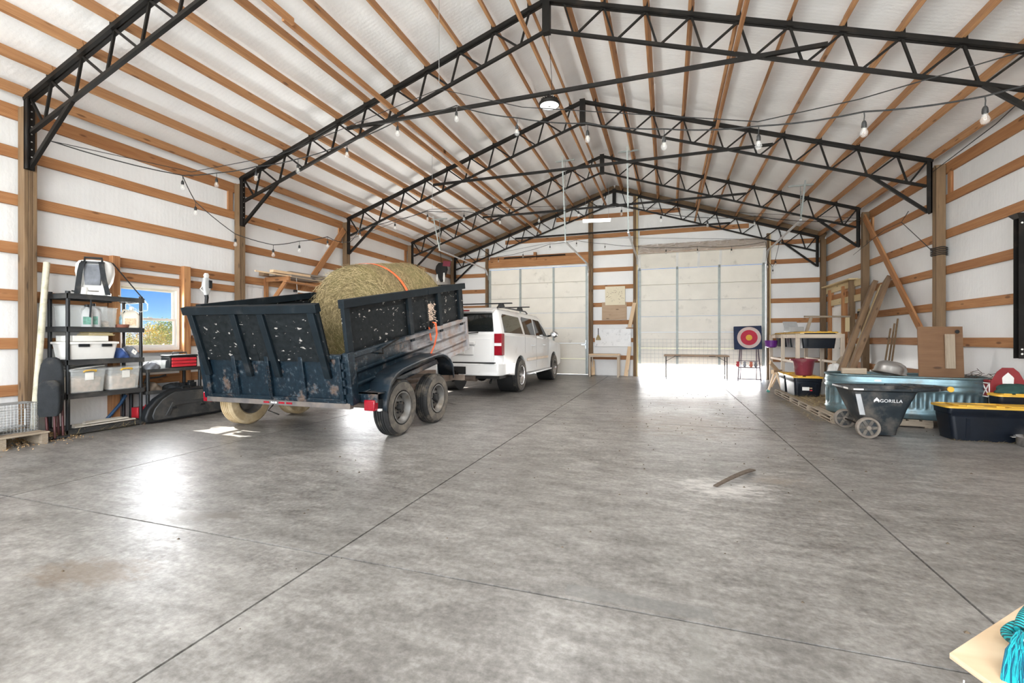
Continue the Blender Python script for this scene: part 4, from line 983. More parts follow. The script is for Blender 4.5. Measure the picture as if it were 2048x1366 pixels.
# ---- long black case standing in front
cs = thing('bow_case', (-7.20, 5.23, 0), 'long black arched plastic case standing on the floor below the window', 'case', rz=R(-2))
arc = [(-.60, .03), (-.62, .10), (-.58, .22), (-.46, .36), (-.33, .44), (-.25, .475), (.25, .475), (.42, .43), (.56, .33), (.62, .22), (.62, .05), (.58, .015), (-.56, .015)]
def yz_prism(poly, x0, x1, k=1.0):
    cx = 0; return MB().prism([(y*k, .24+(z-.24)*k) for y, z in poly], x0, x1, 'X')
ob('shell', yz_prism(arc, -.075, .06), M['black_pl'], cs, bev=.025, seg=3)
ob('raised_panel', yz_prism(arc, .055, .078, .86), M['shelf_pl'], cs, bev=.012)
ob('rib', MB().prism([(-.30, .10), (-.22, .24), (.20, .24), (.28, .12), (.34, .12), (.24, .29), (-.26, .29), (-.36, .10)], .07, .092, 'X'), M['shelf_pl'], cs, bev=.006)
for y in (-.24, .20): ob('latch', MB().box(.08, .10, y-.04, y+.04, .19, .22), M['black_pl'], cs, bev=.005)
ob('handle', MB().tube([(-.0, -.07, .47), (0, -.06, .505), (0, .06, .505), (0, .07, .47)], .014, 8), M['black_pl'], cs)
# ---- under and beside the shelving
for y, c_ in ((4.80, 'steel_black'), (4.92, 'dark')): pass
ob('blue_pipe', MB().tube([(-7.62, 4.30, .0), (-7.60, 4.55, .30), (-7.60, 4.62, .42)], .022, 10), plain('blue_pipe_plastic', (.02, .07, .16), .4), None, label='blue pipe leaning behind the bottom tier of the shelving', cat='pipe')
ob('fuel_can', MB().box(-.07, .07, -.10, .10, 0, .22).tube([(0, .06, .22), (0, .12, .28)], .02, 8), M['red_pl'], None, (-7.58, 4.82, 0), bev=.02, label='red fuel can on the floor behind the black case', cat='can')
# ---- folded camping chair
fc = thing('folding_chair', (-7.30, 3.60, 0), 'folded black padded camping chair leaning beside the shelving', 'chair')
def padring(w, d, z, y): return rr_ring(w, d, z, min(w, d)*.45, 4, 0, 0)
mb = MB(); rings = []
for z, w, x in ((.32, .19, .03), (.36, .22, .03), (.55, .245, .0), (.80, .23, -.03), (.93, .20, -.05), (1.0, .14, -.06), (1.02, .08, -.062)):
    rings.append([(x+p[1], p[0], z) for p in rr_ring(w, .07, z, .034, 4)])
ob('backrest', mb.loft(rings), M['black_cl'], fc, (0, 0, 0), (0, 0, R(-35)), ang=60)
ob('seat_pad', MB().loft([[(x+.07+p[1], p[0], z) for p in rr_ring(w, .06, z, .029, 4)] for z, w, x in ((.30, .17, .05), (.34, .20, .05), (.55, .21, .03), (.70, .19, .02), (.74, .12, .02))]), M['black_cl'], fc, (0, 0, 0), (0, 0, R(-35)), ang=60)
for a, b_ in (((.06, -.06, .02), (.02, -.07, .55)), ((.10, .07, .02), (.04, .09, .60)), ((.12, -.02, .02), (.06, -.0, .45)), ((-.02, .09, .02), (-.04, .07, .60))):
    ob('leg', MB().tube([a, b_], .014, 10), plain('maroon_tube', (.07, .02, .02), .4, .3), fc)
ob('foot_bar', MB().tube([(.06, -.10, .02), (.14, .12, .02)], .02, 10).tube([(-.04, .12, .02), (.12, .0, .02)], .018, 10), M['black_pl'], fc)
# ---- mossy white pole leaning on the post
ob('pole', MB().tube([(-7.40, 3.47, .02), (-7.59, 3.70, 2.24)], .033, 16), plain('lichened_white_pole', (.58, .54, .42), .6, 0, .1, 8, dirt=(.34, .33, .22), dirt_amt=.4, dirt_scale=12), None, label='long off-white pole leaning against the nearest left post', cat='pole')
# ---- wire cage trap on a small pallet
pl = thing('low_pallet', (-7.31, 3.10, 0), 'small low wooden pallet under the wire cage at far left', 'pallet')
for i in range(4): plank('deck_board', (-.24+.15*i, -.55, .135), (-.24+.15*i, .36, .135), .02, .12, M['pallet'], pl)
for y in (-.45, -.05, .32): plank('bearer', (-.27, y, .062), (.26, y, .062), .124, .06, M['pallet'], pl)
cg = thing('wire_cage', (-7.38, 3.05, .146), 'galvanised wire mesh cage trap on the small pallet at far left', 'cage')
def mesh_panel(p, u, v, nu, nv, r=.0018):
    mb = MB(); p, u, v = Vector(p), Vector(u), Vector(v)
    for i in range(nu+1): mb.tube([p+u*i/nu, p+u*i/nu+v], r, 4, caps=False)
    for j in range(nv+1): mb.tube([p+v*j/nv, p+v*j/nv+u], r, 4, caps=False)
    return mb
cw, cl, chh = .26, .80, .34
for nm, a in (('front_mesh', ((cw/2, -cl/2, 0), (0, cl, 0), (0, 0, chh), 26, 11)), ('rear_mesh', ((-cw/2, -cl/2, 0), (0, cl, 0), (0, 0, chh), 26, 11)), ('end_mesh', ((-cw/2, cl/2, 0), (cw, 0, 0), (0, 0, chh), 9, 11)), ('end_mesh', ((-cw/2, -cl/2, 0), (cw, 0, 0), (0, 0, chh), 9, 11)), ('top_mesh', ((-cw/2, -cl/2, chh), (cw, 0, 0), (0, cl, 0), 9, 26)), ('floor_mesh', ((-cw/2, -cl/2, .003), (cw, 0, 0), (0, cl, 0), 9, 26))):
    ob(nm, mesh_panel(*a), M['wire'], cg, smooth=False)
ob('door_frame', MB().tube([(cw/2+.004, .0, .06), (cw/2+.004, .28, .08), (cw/2+.004, .28, .28), (cw/2+.004, 0, .27)], .005, 6, closed=True), M['galv'], cg)
ob('badge', MB().lathe([(0, 0), (.05, 0), (.05, .004), (0, .004)], 20, (cw/2+.004, -.29, .20), 'X'), plain('mint_badge', (.45, .72, .68), .4), cg)
ob('trigger_pan', MB().box(-.10, .10, .05, .30, .02, .03), M['galv'], cg, rot=(R(8), 0, 0))
bin_('feed_tray', (-7.18, 2.92, .146), .14, .20, .06, plain('pale_blue_plastic', (.45, .62, .68), .45), 'pale blue plastic tray in front of the wire cage', 'tray')
# ---- loose chips and hay along the wall
def litter(name, n, region, zfun, lmin, lmax, w, mat, seed, label, cat, flat=.4):
    r_ = random.Random(seed); mb = MB()
    for i in range(n):
        x, y = region(r_); z = zfun(x, y); a = r_.uniform(0, 2*PI); e_ = r_.gauss(0, flat); l = r_.uniform(lmin, lmax)
        d = Vector((math.cos(a)*math.cos(e_), math.sin(a)*math.cos(e_), abs(math.sin(e_))))*l; s_ = Vector((-math.sin(a), math.cos(a), 0))*w; p = Vector((x, y, z+.004))
        mid = p+d*.5+Vector((0, 0, .006)); q = p+d
        mb.add([p-s_, p+s_, mid+s_, mid-s_, q], [(0, 1, 2, 3), (3, 2, 4)])
    return ob(name, mb, mat, None, smooth=False, kind='stuff', label=label, cat=cat)
litter('wood_chips', 3800, lambda r_: (-7.68+abs(r_.gauss(0, .25)), 2.5+1.35*r_.random()), lambda x, y: .0+max(0, .05-(x+7.72)*.09), .012, .03, .006, M['chips'], 21, 'pale wood chips strewn on the floor at far left', 'wood chips', .25)
litter('hay_scraps', 900, lambda r_: (-7.50+abs(r_.gauss(0, .16)), 2.5+2.1*r_.random()), lambda x, y: .02, .06, .20, .0016, M['straw'], 22, 'loose hay stalks under the cage and shelving', 'hay', .3)

# ================================================================== LEFT WALL ABOVE: LUMBER RACK, TOOL, LAMP TUBE
rk = thing('lumber_rack', (XL+.04, 7.55, 2.45), 'wooden bracket rack holding old boards on the left wall', 'rack')
for y in (-.30, .72, 1.5):
    plank('rack_arm', (.0, y, 0), (.62, y, 0), .09, .04, M['girt'], rk)
    plank('rack_strut', (.02, y, -.62), (.52, y, -.06), .085, .04, M['girt'], rk)
    plank('rack_upright', (.02, y, -.70), (.02, y, .02), .09, .04, M['girt'], rk, up=(0, 1, 0))
plank('rack_rail', (.60, -.40, -.065), (.60, 1.75, -.065), .04, .09, M['girt'], rk)
nm_ = ['long thin pale strip projecting from the lumber rack', 'grey weathered board lying on the lumber rack, outer edge', 'dark grey weathered board in the middle of the lumber rack', 'brown plank end sticking out of the lumber rack', 'short pale offcut between the racked boards', 'grey board on top of the racked lumber', 'thin grey slat on the very top of the racked lumber', 'greenish weathered board at wall side of lumber rack']
spec = [(.55, -1.05, 1.6, .055, .02, 'pale_wood'), (.50, -.2, 1.8, .075, .14, 'old_wood'), (.33, -.45, 1.7, .075, .15, 'old_wood'), (.16, -.55, 1.5, .08, .13, 'beam_wood'), (.42, -.55, .4, .127, .10, 'pale_wood'), (.28, -.15, 1.4, .127, .12, 'old_wood'), (.30, .0, 1.2, .178, .10, 'old_wood'), (.05, -.1, 1.7, .075, .07, 'old_wood')]
for i, (x, a, b_, z, w, mm) in enumerate(spec):
    plank('board', (XL+.04+x, 7.55+a, 2.45+z), (XL+.04+x+.03, 7.55+b_, 2.45+z+.01), (.024 if i == 0 else .05) if mm != 'beam_wood' else .07, w, M[mm], None, label=nm_[i], cat='board', group='old boards on the lumber rack')
tl = thing('tube_lamp', (XL+.62, 7.45, 2.22), 'slim white tube lamp hanging under the lumber rack', 'lamp')
ob('tube', MB().tube([(0, 0, 0), (.02, 1.22, 0)], .022, 12), M['white_pl'], tl)
ob('end_cap', MB().tube([(0, -.04, 0), (0, .02, 0)], .028, 12), M['black_pl'], tl)
for y in (.04, 1.1): ob('suspension_wire', MB().tube([(0, y, .02), (-.02, y, .27)], .004, 6), M['wire'], tl)
# cordless saw hanging nose-up on the wall beside the window
ds = thing('cordless_saw', (XL+.20, 5.86, 1.77), 'grey and white cordless saw standing on a wall shelf beside the window', 'power tool')
ob('battery', MB().box(-.04, .05, -.05, .05, 0, .09), M['white_pl'], ds, bev=.01)
ob('grip', MB().tube([(0, 0, .08), (.0, .01, .20), (0, -.005, .28)], [.026, .03, .034], 12), M['black_pl'], ds)
ob('motor_housing', MB().loft([rr_ring(.06, .07, .24, .025), rr_ring(.08, .11, .30, .03), rr_ring(.09, .15, .38, .035), rr_ring(.085, .13, .48, .035), rr_ring(.07, .10, .54, .03)]), M['jug_grey'], ds, ang=50)
ob('side_cover', MB().box(.03, .055, .01, .075, .36, .50), M['black_pl'], ds, bev=.01)
ob('shoe', MB().loft([rr_ring(.05, .06, .54, .02), rr_ring(.06, .09, .58, .02), rr_ring(.04, .05, .62, .015)]), M['white_pl'], ds, ang=50)
ob('trigger_guard', MB().tube([(0, -.03, .28), (0, -.11, .34), (0, -.06, .40)], .010, 8), M['white_pl'], ds)
plank('wall_shelf', (XL+.045, 5.66, 1.757), (XL+.045, 6.10, 1.757), .022, .34, M['pallet'], wall_l)
for i, z in enumerate((1.235,)): 
    for k in range(3): plank('scrap_block', (XL+.045+.04*k, 5.72, z+.06+.0*k), (XL+.045+.04*k, 6.05, z+.06), .035, .035, M['girt'], wall_l)
# ================================================================== RIGHT SIDE
# ---- pallets in a row along the right side
plab = ['grey wooden pallet nearest the camera, partly under the round-ended tank', 'grey wooden pallet in the middle of the row, strewn with hay', 'grey wooden pallet at far end of the row, under the navy totes']
for i, (a, b_) in enumerate(((7.95, 9.14), (9.17, 10.34), (10.37, 11.75))):
    p = thing('pallet', (2.30, a, 0), plab[i], 'pallet', group='pallets along the right side'); L = b_-a
    for k in range(8): plank('deck_board', (.07+k*.155, 0, .102), (.07+k*.155, L, .102), .018, .12, M['pallet'], p)
    for y in (.02, L/2, L-.02): plank('bearer', (0, y, .055), (1.22, y, .055), .074, .04, M['pallet'], p)
    for x in (.05, .61, 1.17): plank('bottom_board', (x, 0, .0095), (x, L, .0095), .017, .09, M['pallet'], p)
    plank('edge_rail', (.008, 0, .055), (.008, L, .055), .02, .014, M['pallet'], p)
litter('pallet_hay', 2600, lambda r_: (2.32+1.1*r_.random(), 8.9+1.7*r_.random()), lambda x, y: .112, .05, .18, .0018, M['straw'], 31, 'hay strewn over the pallets beside the tank', 'hay', .22)
litter('floor_hay', 500, lambda r_: (2.10+.25*abs(r_.gauss(0, .6)), 8.0+2.6*r_.random()), lambda x, y: .001, .04, .13, .0016, M['straw'], 32, 'sparse hay stalks on concrete along the pallets', 'hay', .1)

# ---- galvanised stock tank
tk = thing('stock_tank', (3.32, 8.40, .112), 'galvanised oval stock tank standing on a pallet, filled with hay', 'stock tank', rz=R(-14))
def oval(hl, hw, z, n=72, amp=0.0, waves=48):
    """stadium outline, evenly spaced along its edge; amp adds upright corrugations"""
    st = 2*(hl-hw); arc = PI*hw; T = 2*(st+arc); pts = []
    for i in range(n):
        u = T*i/n
        if u < arc: a = -PI/2+u/hw; p, nn = (hl-hw+hw*math.cos(a), hw*math.sin(a)), (math.cos(a), math.sin(a))
        elif u < arc+st: p, nn = (hl-hw-(u-arc), hw), (0, 1)
        elif u < 2*arc+st: a = PI/2+(u-arc-st)/hw; p, nn = (-(hl-hw)+hw*math.cos(a), hw*math.sin(a)), (math.cos(a), math.sin(a))
        else: p, nn = (-(hl-hw)+(u-2*arc-st), -hw), (0, -1)
        k = amp*math.cos(2*PI*waves*i/n); pts.append((p[0]+nn[0]*k, p[1]+nn[1]*k, z))
    return pts
def corr(hl, hw, z, amp, n=288): return oval(hl, hw, z, n, amp)
hl, hw = .93, .43; N = 288
rings = [oval(hl-.03, hw-.03, 0, N), oval(hl-.012, hw-.012, .004, N), oval(hl, hw, .02, N), oval(hl, hw, .06, N), oval(hl+.014, hw+.014, .085, N), oval(hl, hw, .11, N), oval(hl, hw, .13, N), oval(hl-.004, hw-.004, .15, N),
         corr(hl-.012, hw-.012, .17, .012), corr(hl-.012, hw-.012, .36, .012), oval(hl-.004, hw-.004, .385, N), oval(hl, hw, .40, N), oval(hl+.014, hw+.014, .43, N), oval(hl, hw, .455, N), oval(hl, hw, .48, N), oval(hl+.012, hw+.012, .505, N), oval(hl, hw, .53, N), oval(hl, hw, .585, N)]
ob('shell', MB().loft(rings, caps=False).add(oval(hl-.03, hw-.03, .004, 72), [tuple(range(72))]), M['galv_dirty'], tk, ang=70)
ob('rim', MB().tube(oval(hl+.006, hw+.006, .595, 72), .016, 8, closed=True), M['galv_dirty'], tk)
ob('maker_plate', MB().box(-.35, -.27, -hw-.006, -hw-.002, .505, .545), M['paper'], tk)
hb = MB(); hb.add(oval(hl-.02, hw-.02, .56, 72)+[(0, 0, .585)], [(i, (i+1) % 72, 72) for i in range(72)]); ob('hay_filling', hb, M['hay'], tk)
litter('tank_hay', 2200, lambda r_: (lambda a, b: (3.32+a*.97+b*.24, 8.40-a*.24+b*.97))(r_.uniform(-.82, .82), r_.uniform(-.38, .38)), lambda x, y: .665+.02*math.sin(x*9)*math.sin(y*13), .05, .17, .0018, M['straw'], 33, 'tangled hay on top of the oval tank', 'hay', .10)
# brush wire tangle at the right end of the tank
mb = MB(); r_ = random.Random(5)
for k in range(9):
    p = Vector((3.70+.3*r_.random(), 8.15+.15*r_.random(), .70)); pts = [p]
    for j in range(9): p = p+Vector((r_.uniform(-.03, .09), r_.uniform(-.05, .05), r_.uniform(-.03, .035))); p.z = max(.70, min(.86, p.z)); pts.append(p)
    mb.tube(pts, .0035, 5)
ob('wire_tangle', mb, plain('rusty_wire', (.07, .05, .04), .7), None, label='tangle of dark rusty wire on right end of the tank', cat='wire')
# polished steel basin lying on the tank
sd = thing('steel_basin', (3.19, 8.42, .72), 'dented polished steel basin lying upside down on the tank', 'basin', rz=R(15))
ob('bowl', MB().lathe([(.21, 0), (.215, .008), (.20, .03), (.195, .09), (.165, .155), (.10, .19), (0, .20)], 36), M['bright_steel'], sd, rot=(R(0), R(14), 0), ang=60)
ob('rim', MB().tube([(.212*math.cos(a), .212*math.sin(a), .004) for a in [2*PI*i/36 for i in range(36)]], .008, 8, closed=True), M['bright_steel'], sd, rot=(0, R(14), 0))
ob('drain_hole', MB().lathe([(0, 0), (.028, 0), (.03, .006), (0, .008)], 16), M['galv'], sd, (-.12, -.125, .075), (R(70), 0, R(-40)))
# plywood panel with a nailed strip
pp = thing('plywood_board', (3.73, 8.22, .70), 'square brown plywood panel with a nailed wooden strip, upright on the tank', 'panel', rz=R(6))
ob('sheet', MB().box(-.275, .275, -.01, .01, 0, .73), M['ply'], pp, rot=(R(-3), 0, 0), bev=.002)
plank('strip', (.09, -.038, .13), (.09, -.022, .62), .11, .035, M['pallet'], pp, up=(1, 0, 0))
ob('knot', MB().lathe([(0, 0), (.028, 0), (.02, -.002), (0, -.003)], 14, (.19, -.008, .655), 'Y'), M['dark'], pp)
# ---- yard cart
ct = thing('yard_cart', (2.60, 7.30, 0), 'black muddy poly yard cart with tan spoked wheels in front of the tank', 'cart', rz=R(2))
M['cart_pl'] = plain('muddy_black_cart_plastic', (.014, .022, .028), .5, 0, .3, 4, dirt=(.12, .105, .088), dirt_amt=.42, dirt_scale=4, bmp=.1)
KX = .84
def cring(xa, xb, hy_, z, r=.07):
    xa, xb = xa*KX, xb*KX; return [(p[0]+(xa+xb)/2, p[1], z) for p in rr_ring(xb-xa, hy_*2, 0, r, 4)]
tub = [cring(-.10, .20, .20, .02, .05), cring(-.13, .22, .22, .10), cring(-.24, .26, .25, .20), cring(-.32, .31, .28, .36), cring(-.42, .42, .31, .58), cring(-.46, .44, .345, .60), cring(-.46, .44, .345, .625), cring(-.40, .40, .30, .61), cring(-.31, .29, .26, .36), cring(-.20, .22, .22, .16)]
ob('tub', MB().loft(tub), M['cart_pl'], ct, ang=40)
for sy in (-1, 1):
    wl = ob('wheel', MB().lathe([(.135, -.03), (.165, -.028), (.170, 0), (.165, .028), (.135, .03), (.125, .0)], 36, axis='Y', closed=True).lathe([(0, -.035), (.035, -.035), (.035, .035), (0, .035)], 16, axis='Y'), plain('mud_tan_wheel', (.20, .17, .14), .8, 0, .25, 8, bmp=.2), ct, (-.21, sy*.36, .132))
    wl.scale = (.78, 1, .78)
    for k in range(6):
        a = 2*PI*k/6; ob('spoke', MB().bar((.03*math.cos(a), 0, .03*math.sin(a)), (.135*math.cos(a), 0, .135*math.sin(a)), .035, .048, up=(-math.sin(a), 0, math.cos(a))), M['rubber_dusty'], wl, bev=.004)
    ob('wheel_disc', MB().lathe([(0, -.006), (.13, -.006), (.13, .006), (0, .006)], 24, axis='Y'), M['cart_pl'], wl)
ob('axle', MB().tube([(-.21, -.34, .132), (-.21, .34, .132)], .012, 8), M['steel_black'], ct)
for sy in (-1, 1): ob('handle_rail', MB().tube([(.25, sy*.33, .615), (.52, sy*.30, .625), (.72, sy*.12, .625)], .022, 8), M['cart_pl'], ct)
ob('handle_bar', MB().tube([(.72, -.14, .625), (.72, .14, .625)], .024, 10), M['cart_pl'], ct)
for x in (.44, .56): ob('handle_brace', MB().tube([(x, -.29, .622), (x, .29, .622)], .018, 8), M['cart_pl'], ct)
ob('handle_cap', MB().lathe([(0, 0), (.034, 0), (.034, .02), (0, .024)], 18), M['yellow_pl'], ct, (.735, -.16, .625), (R(90), 0, 0))
ob('lip_sticker', MB().box(-.392, -.390, -.26, -.12, .603, .625).box(-.36, -.25, -.3485, -.3455, .603, .622), M['paper'], ct)
ob('spec_sticker', MB().loft([[(-.325, -.308, .55), (-.27, -.308, .55), (-.27, -.313, .55), (-.325, -.313, .55)], [(-.265, -.272, .28), (-.205, -.272, .28), (-.205, -.277, .28), (-.265, -.277, .28)]]), plain('grey_sticker', (.45, .46, .47), .5), ct)
M['print'] = plain('white_print', (.82, .82, .82), .5, 0, .05, 5)
def text_mesh(body, size, ext=.0015):
    cu = bpy.data.curves.new('lettering', 'FONT'); cu.body = body; cu.size = size; cu.extrude = ext; cu.align_x = 'LEFT'; cu.space_character = 1.05
    tmp = bpy.data.objects.new('lettering', cu); C.objects.link(tmp)
    dg = bpy.context.evaluated_depsgraph_get(); me = bpy.data.meshes.new_from_object(tmp.evaluated_get(dg))
    bpy.data.objects.remove(tmp); return me
me = text_mesh('GORILLA', .058); me.materials.clear(); me.materials.append(M['print'])
slope = math.atan2(.03, .22)
tx = link('brand_lettering', me, ct, (-.06, -.3035, .452), (R(90)-slope*-1.0, 0, 0)); tx.scale = (.98, 1, 1)
em = MB()
em.prism([(-.030, 0), (-.030, .026), (0, .062), (.030, .026), (.030, 0), (.019, 0), (.019, .020), (.011, .008), (.003, .02), (-.003, .02), (-.011, .008), (-.019, .02), (-.019, 0)], 0, .0015, 'Z')
em.box(-.020, -.014, .030, .036, .0015, .002); 
ob('brand_emblem', em, M['print'], ct, (-.095, -.3035, .452), (R(90)+slope, 0, 0), smooth=False)

# ---- big tote with yellow lid, steel bowl, tote behind
def tote(loc, w, d, h, label, rz=0, group='black totes with yellow lids', sticker=False, lidz=True, name='tote', cat='tote'):
    t = thing(name, loc, label, cat, rz=rz, group=group)
    ob('tub', MB().loft([rr_ring(w*.86, d*.84, 0, .05), rr_ring(w*.94, d*.93, h*.72, .05), rr_ring(w*.94, d*.93, h*.80, .05), rr_ring(w*.97, d*.96, h*.82, .05), rr_ring(w*.98, d*.97, h, .05)]), M['navy_pl'], t, ang=50)
    l = ob('lid', MB().loft([rr_ring(w+.02, d+.02, h, .05), rr_ring(w+.02, d+.02, h+.022, .05), rr_ring(w*.95, d*.94, h+.03, .04), rr_ring(w*.94, d*.93, h+.018, .04)]), M['yellow_pl'], t, ang=50)
    for x in (-.25, .25): ob('lid_rib', MB().box(x*w-.12*w, x*w+.12*w, -d*.36, d*.36, h+.018, h+.036), M['yellow_pl'], l, bev=.006)
    for x in (-.28, 0, .28): ob('lid_rib', MB().box(x*w-.04, x*w+.04, -d*.49, -d*.44, h+.02, h+.042), M['yellow_pl'], l, bev=.004)
    for x in (-.3, .3): ob('wall_rib', MB().loft([[(x*w-.02, -d*.42-.006, .04), (x*w+.02, -d*.42-.006, .04), (x*w+.02, -d*.42+.01, .04), (x*w-.02, -d*.42+.01, .04)], [(x*w-.02, -d*.465-.006, h*.7), (x*w+.02, -d*.465-.006, h*.7), (x*w+.02, -d*.465+.01, h*.7), (x*w-.02, -d*.465+.01, h*.7)]]), M['navy_pl'], t)
    if sticker:
        y = -d*.458
        s_ = ob('sticker', MB().box(-.10, .02, y-.004, y, h*.30, h*.50), M['paper'], t, rot=(R(-2.5), 0, 0))
        ob('sticker_print', MB().box(.025, .07, y-.004, y, h*.40, h*.46).box(-.08, .0, y-.004, y, h*.55, h*.60), M['lab_tan'], s_)
        ob('sticker_print', MB().box(.03, .07, y-.004, y, h*.28, h*.34), M['red_pl'], s_)
    return t
tote((3.80, 7.30, 0), 1.04, .38, .40, 'long black tote with yellow lid on the floor at the right edge', rz=R(2))
tote((4.20, 7.62, .0), .42, .24, .52, 'tall black tote with yellow lid behind the long tote, under a green cloth')
crumple('cloth', (4.20, 7.62, .557), .36, .20, .12, plain('dark_green_cloth', (.02, .06, .05), .85, 0, .3, 9, bmp=.3), 'dark green cloth heaped on the tall tote', 'cloth', 12)
bw = thing('steel_bowl', (4.03, 6.96, 0), 'shiny stainless steel bowl on the floor at the right edge', 'bowl')
ob('bowl', MB().lathe([(0, .004), (.13, 0), (.145, .01), (.175, .105), (.19, .115), (.19, .12), (.172, .117), (.14, .018), (0, .012)], 40), M['chrome'], bw, ang=60)
ob('ear', MB().tube([(-.19, -.03, .11), (-.215, -.02, .108), (-.215, .02, .108), (-.19, .03, .11)], .005, 6), M['chrome'], bw)
litter('tote_straw', 90, lambda r_: (3.3+.75*r_.random(), 7.05+.08*r_.random()), lambda x, y: .002, .05, .16, .0016, M['straw'], 35, 'few straw stalks on the floor before the long tote', 'hay', .1)
# ---- red barn-shaped wooden toy
rb = thing('toy_barn', (4.235, 7.79, 0), 'red wooden toy barn with a white barn cut-out, behind the tall tote', 'toy')
M['barn_red'] = plain('barn_red_paint', (.24, .022, .025), .55, 0, .12, 6)
gab = [(-.21, .55), (-.22, .72), (-.14, .86), (-.07, .92), (.07, .92), (.14, .86), (.22, .72), (.21, .55)]
ob('gable_panel', MB().prism(gab, -.008, .008, 'Y'), M['barn_red'], rb, bev=.002)
ob('barn_motif', MB().prism([(-.07, .70), (-.075, .78), (-.06, .80), (0, .855), (.06, .80), (.075, .78), (.07, .70)], -.012, -.007, 'Y'), M['paper'], rb)
ob('side_panel', MB().box(-.22, -.205, -.0, .30, .50, .74), M['barn_red'], rb)
xb = MB().box(-.232, -.22, .02, .28, .50, .515).box(-.232, -.22, .02, .28, .69, .705).box(-.232, -.22, .02, .035, .50, .70).box(-.232, -.22, .265, .28, .50, .70)
xb.bar((-.226, .03, .51), (-.226, .27, .695), .012, .014, up=(0, -1, 1)).bar((-.226, .03, .695), (-.226, .27, .51), .012, .014, up=(0, 1, 1))
ob('cross_trim', xb, M['paper'], rb, smooth=False)
ob('roof_board', MB().bar((-.22, .0, .735), (-.22, .34, .735), .05, .02), M['barn_red'], rb)
rb.scale = (.80, .6, .95)
ob('base', MB().box(-.1, .2, 0, .10, 0, .56), M['barn_red'], rb)
# black steel channel at right edge
bc = thing('steel_channel', (4.30, 7.70, 1.0), 'black steel channel with bolt holes fixed upright on the right wall', 'bracket')
ob('web', MB().box(.03, .115, -.045, .045, 0, 1.86), M['steel_black'], bc, smooth=False)
ob('flange', MB().box(-.03, .03, -.052, -.045, 0, 1.86).box(-.03, .03, .045, .052, 0, 1.86), M['steel_black'], bc, smooth=False)
ob('top_flare', MB().add([(-.03, -.052, 1.80), (.11, -.052, 1.80), (.11, .052, 1.80), (-.03, .052, 1.80), (-.07, -.09, 1.86), (.11, -.09, 1.86), (.11, .09, 1.86), (-.07, .09, 1.86)], [(0, 3, 2, 1), (4, 5, 6, 7), (0, 1, 5, 4), (1, 2, 6, 5), (2, 3, 7, 6), (3, 0, 4, 7)]), M['steel_black'], bc, smooth=False)
for z in (.06, .12, 1.74): ob('bolt', MB().lathe([(0, 0), (.012, 0), (.012, .002), (0, .002)], 12, (0, -.0545, z), 'Y'), M['paper'], bc)
# ---- leaning timbers
for i, (p, q, lab) in enumerate((((2.93, 9.72, .13), (4.34, 11.55, 2.48), 'long brown timber leaning on the right wall, nearer of two'), ((2.93, 10.14, .13), (4.34, 12.22, 2.46), 'long brown timber leaning on the right wall, farther of two'))):
    plank('timber', p, q, .24, .09, M['beam_wood'], None, up=(0, -1, .5), label=lab, cat='timber', group='timbers leaning on the right wall')
plank('timber', (3.0, 9.98, .13), (4.34, 11.88, 2.36), .16, .05, M['cut_wood'], None, up=(0, -1, .5), label='pale yellow stud leaning between the two brown timbers', cat='timber', group='timbers leaning on the right wall')
for i, x in enumerate((3.95, 4.06, 4.16)):
    ob('tool_pole', MB().tube([(x-.22, 10.3+.12*i, .02), (x+.2, 10.9+.12*i, 1.45+.1*i)], .016, 8), M['post'], None, label='thin dark %s stick leaning behind the tank near the post' % ('front', 'middle', 'rear')[i], cat='stick', group='sticks behind the tank')
ob('wood_block', MB().box(-.16, .16, -.05, .05, 0, .09), M['pallet'], None, (2.80, 8.62, .70), (0, 0, R(-8)), bev=.004, label='pale wooden block on the left end of the tank', cat='block')
# ---- totes, tub and sack on the far pallets
tote((2.61, 10.70, .112), .50, .78, .37, 'navy tote with stickers and yellow lid on the pallets, front one', sticker=True)
tote((2.61, 11.40, .112), .50, .56, .37, 'navy tote with yellow lid on the pallets, rear one behind the burgundy tub')
bt = thing('muck_tub', (2.60, 10.62, .520), 'burgundy plastic tub standing on the front navy tote', 'tub')
ob('tub', MB().lathe([(0, 0), (.135, 0), (.15, .02), (.185, .27), (.215, .30), (.218, .325), (.20, .325), (.17, .28), (.135, .015), (0, .01)], 40), M['burgundy'], bt, ang=50)
ob('rim_lug', MB().box(-.24, -.20, -.05, .05, .29, .325).box(.20, .24, -.05, .05, .29, .325), M['burgundy'], bt, bev=.008)
crumple('feed_sack', (3.22, 10.95, .112), .42, .36, .62, M['white_pl'], 'lumpy white feed sack beside the burgundy tub', 'sack', 15)
crumple('feed_sack', (3.16, 9.98, .112), .30, .30, .42, M['clear_pl'], 'clear plastic bag between the totes and the tank', 'bag', 16)
# ---- tote rack
rc = thing('tote_rack', (2.84, 12.15, 0), 'pale wooden rack with totes hung under its top, by the far right wall', 'rack')
RW, RL, RH = .92, 2.9, 1.36
M['rack_wood'] = wood('rack_whitewood', (.52, .42, .32), (.74, .65, .54))
for x in (.02, RW-.02):
    for y in (.02, RL/2, RL-.02): plank('leg', (x, y, 0), (x, y, RH), .085, .038, M['rack_wood'], rc, up=(1, 0, 0))
    plank('top_rail', (x, 0, RH-.05), (x, RL, RH-.05), .09, .038, M['rack_wood'], rc)
    plank('lower_rail', (x, 0, .70), (x, RL, .70), .06, .038, M['rack_wood'], rc)
for y in (0, RL/2, RL): plank('cross_rail', (0, y, RH-.05), (RW, y, RH-.05), .09, .038, M['rack_wood'], rc)
plank('top_slat', (.1, -.02, RH+.012), (.1, RL, RH+.012), .02, .09, M['cut_wood'], rc); plank('top_slat', (RW-.1, -.02, RH+.012), (RW-.1, RL, RH+.012), .02, .09, M['cut_wood'], rc)
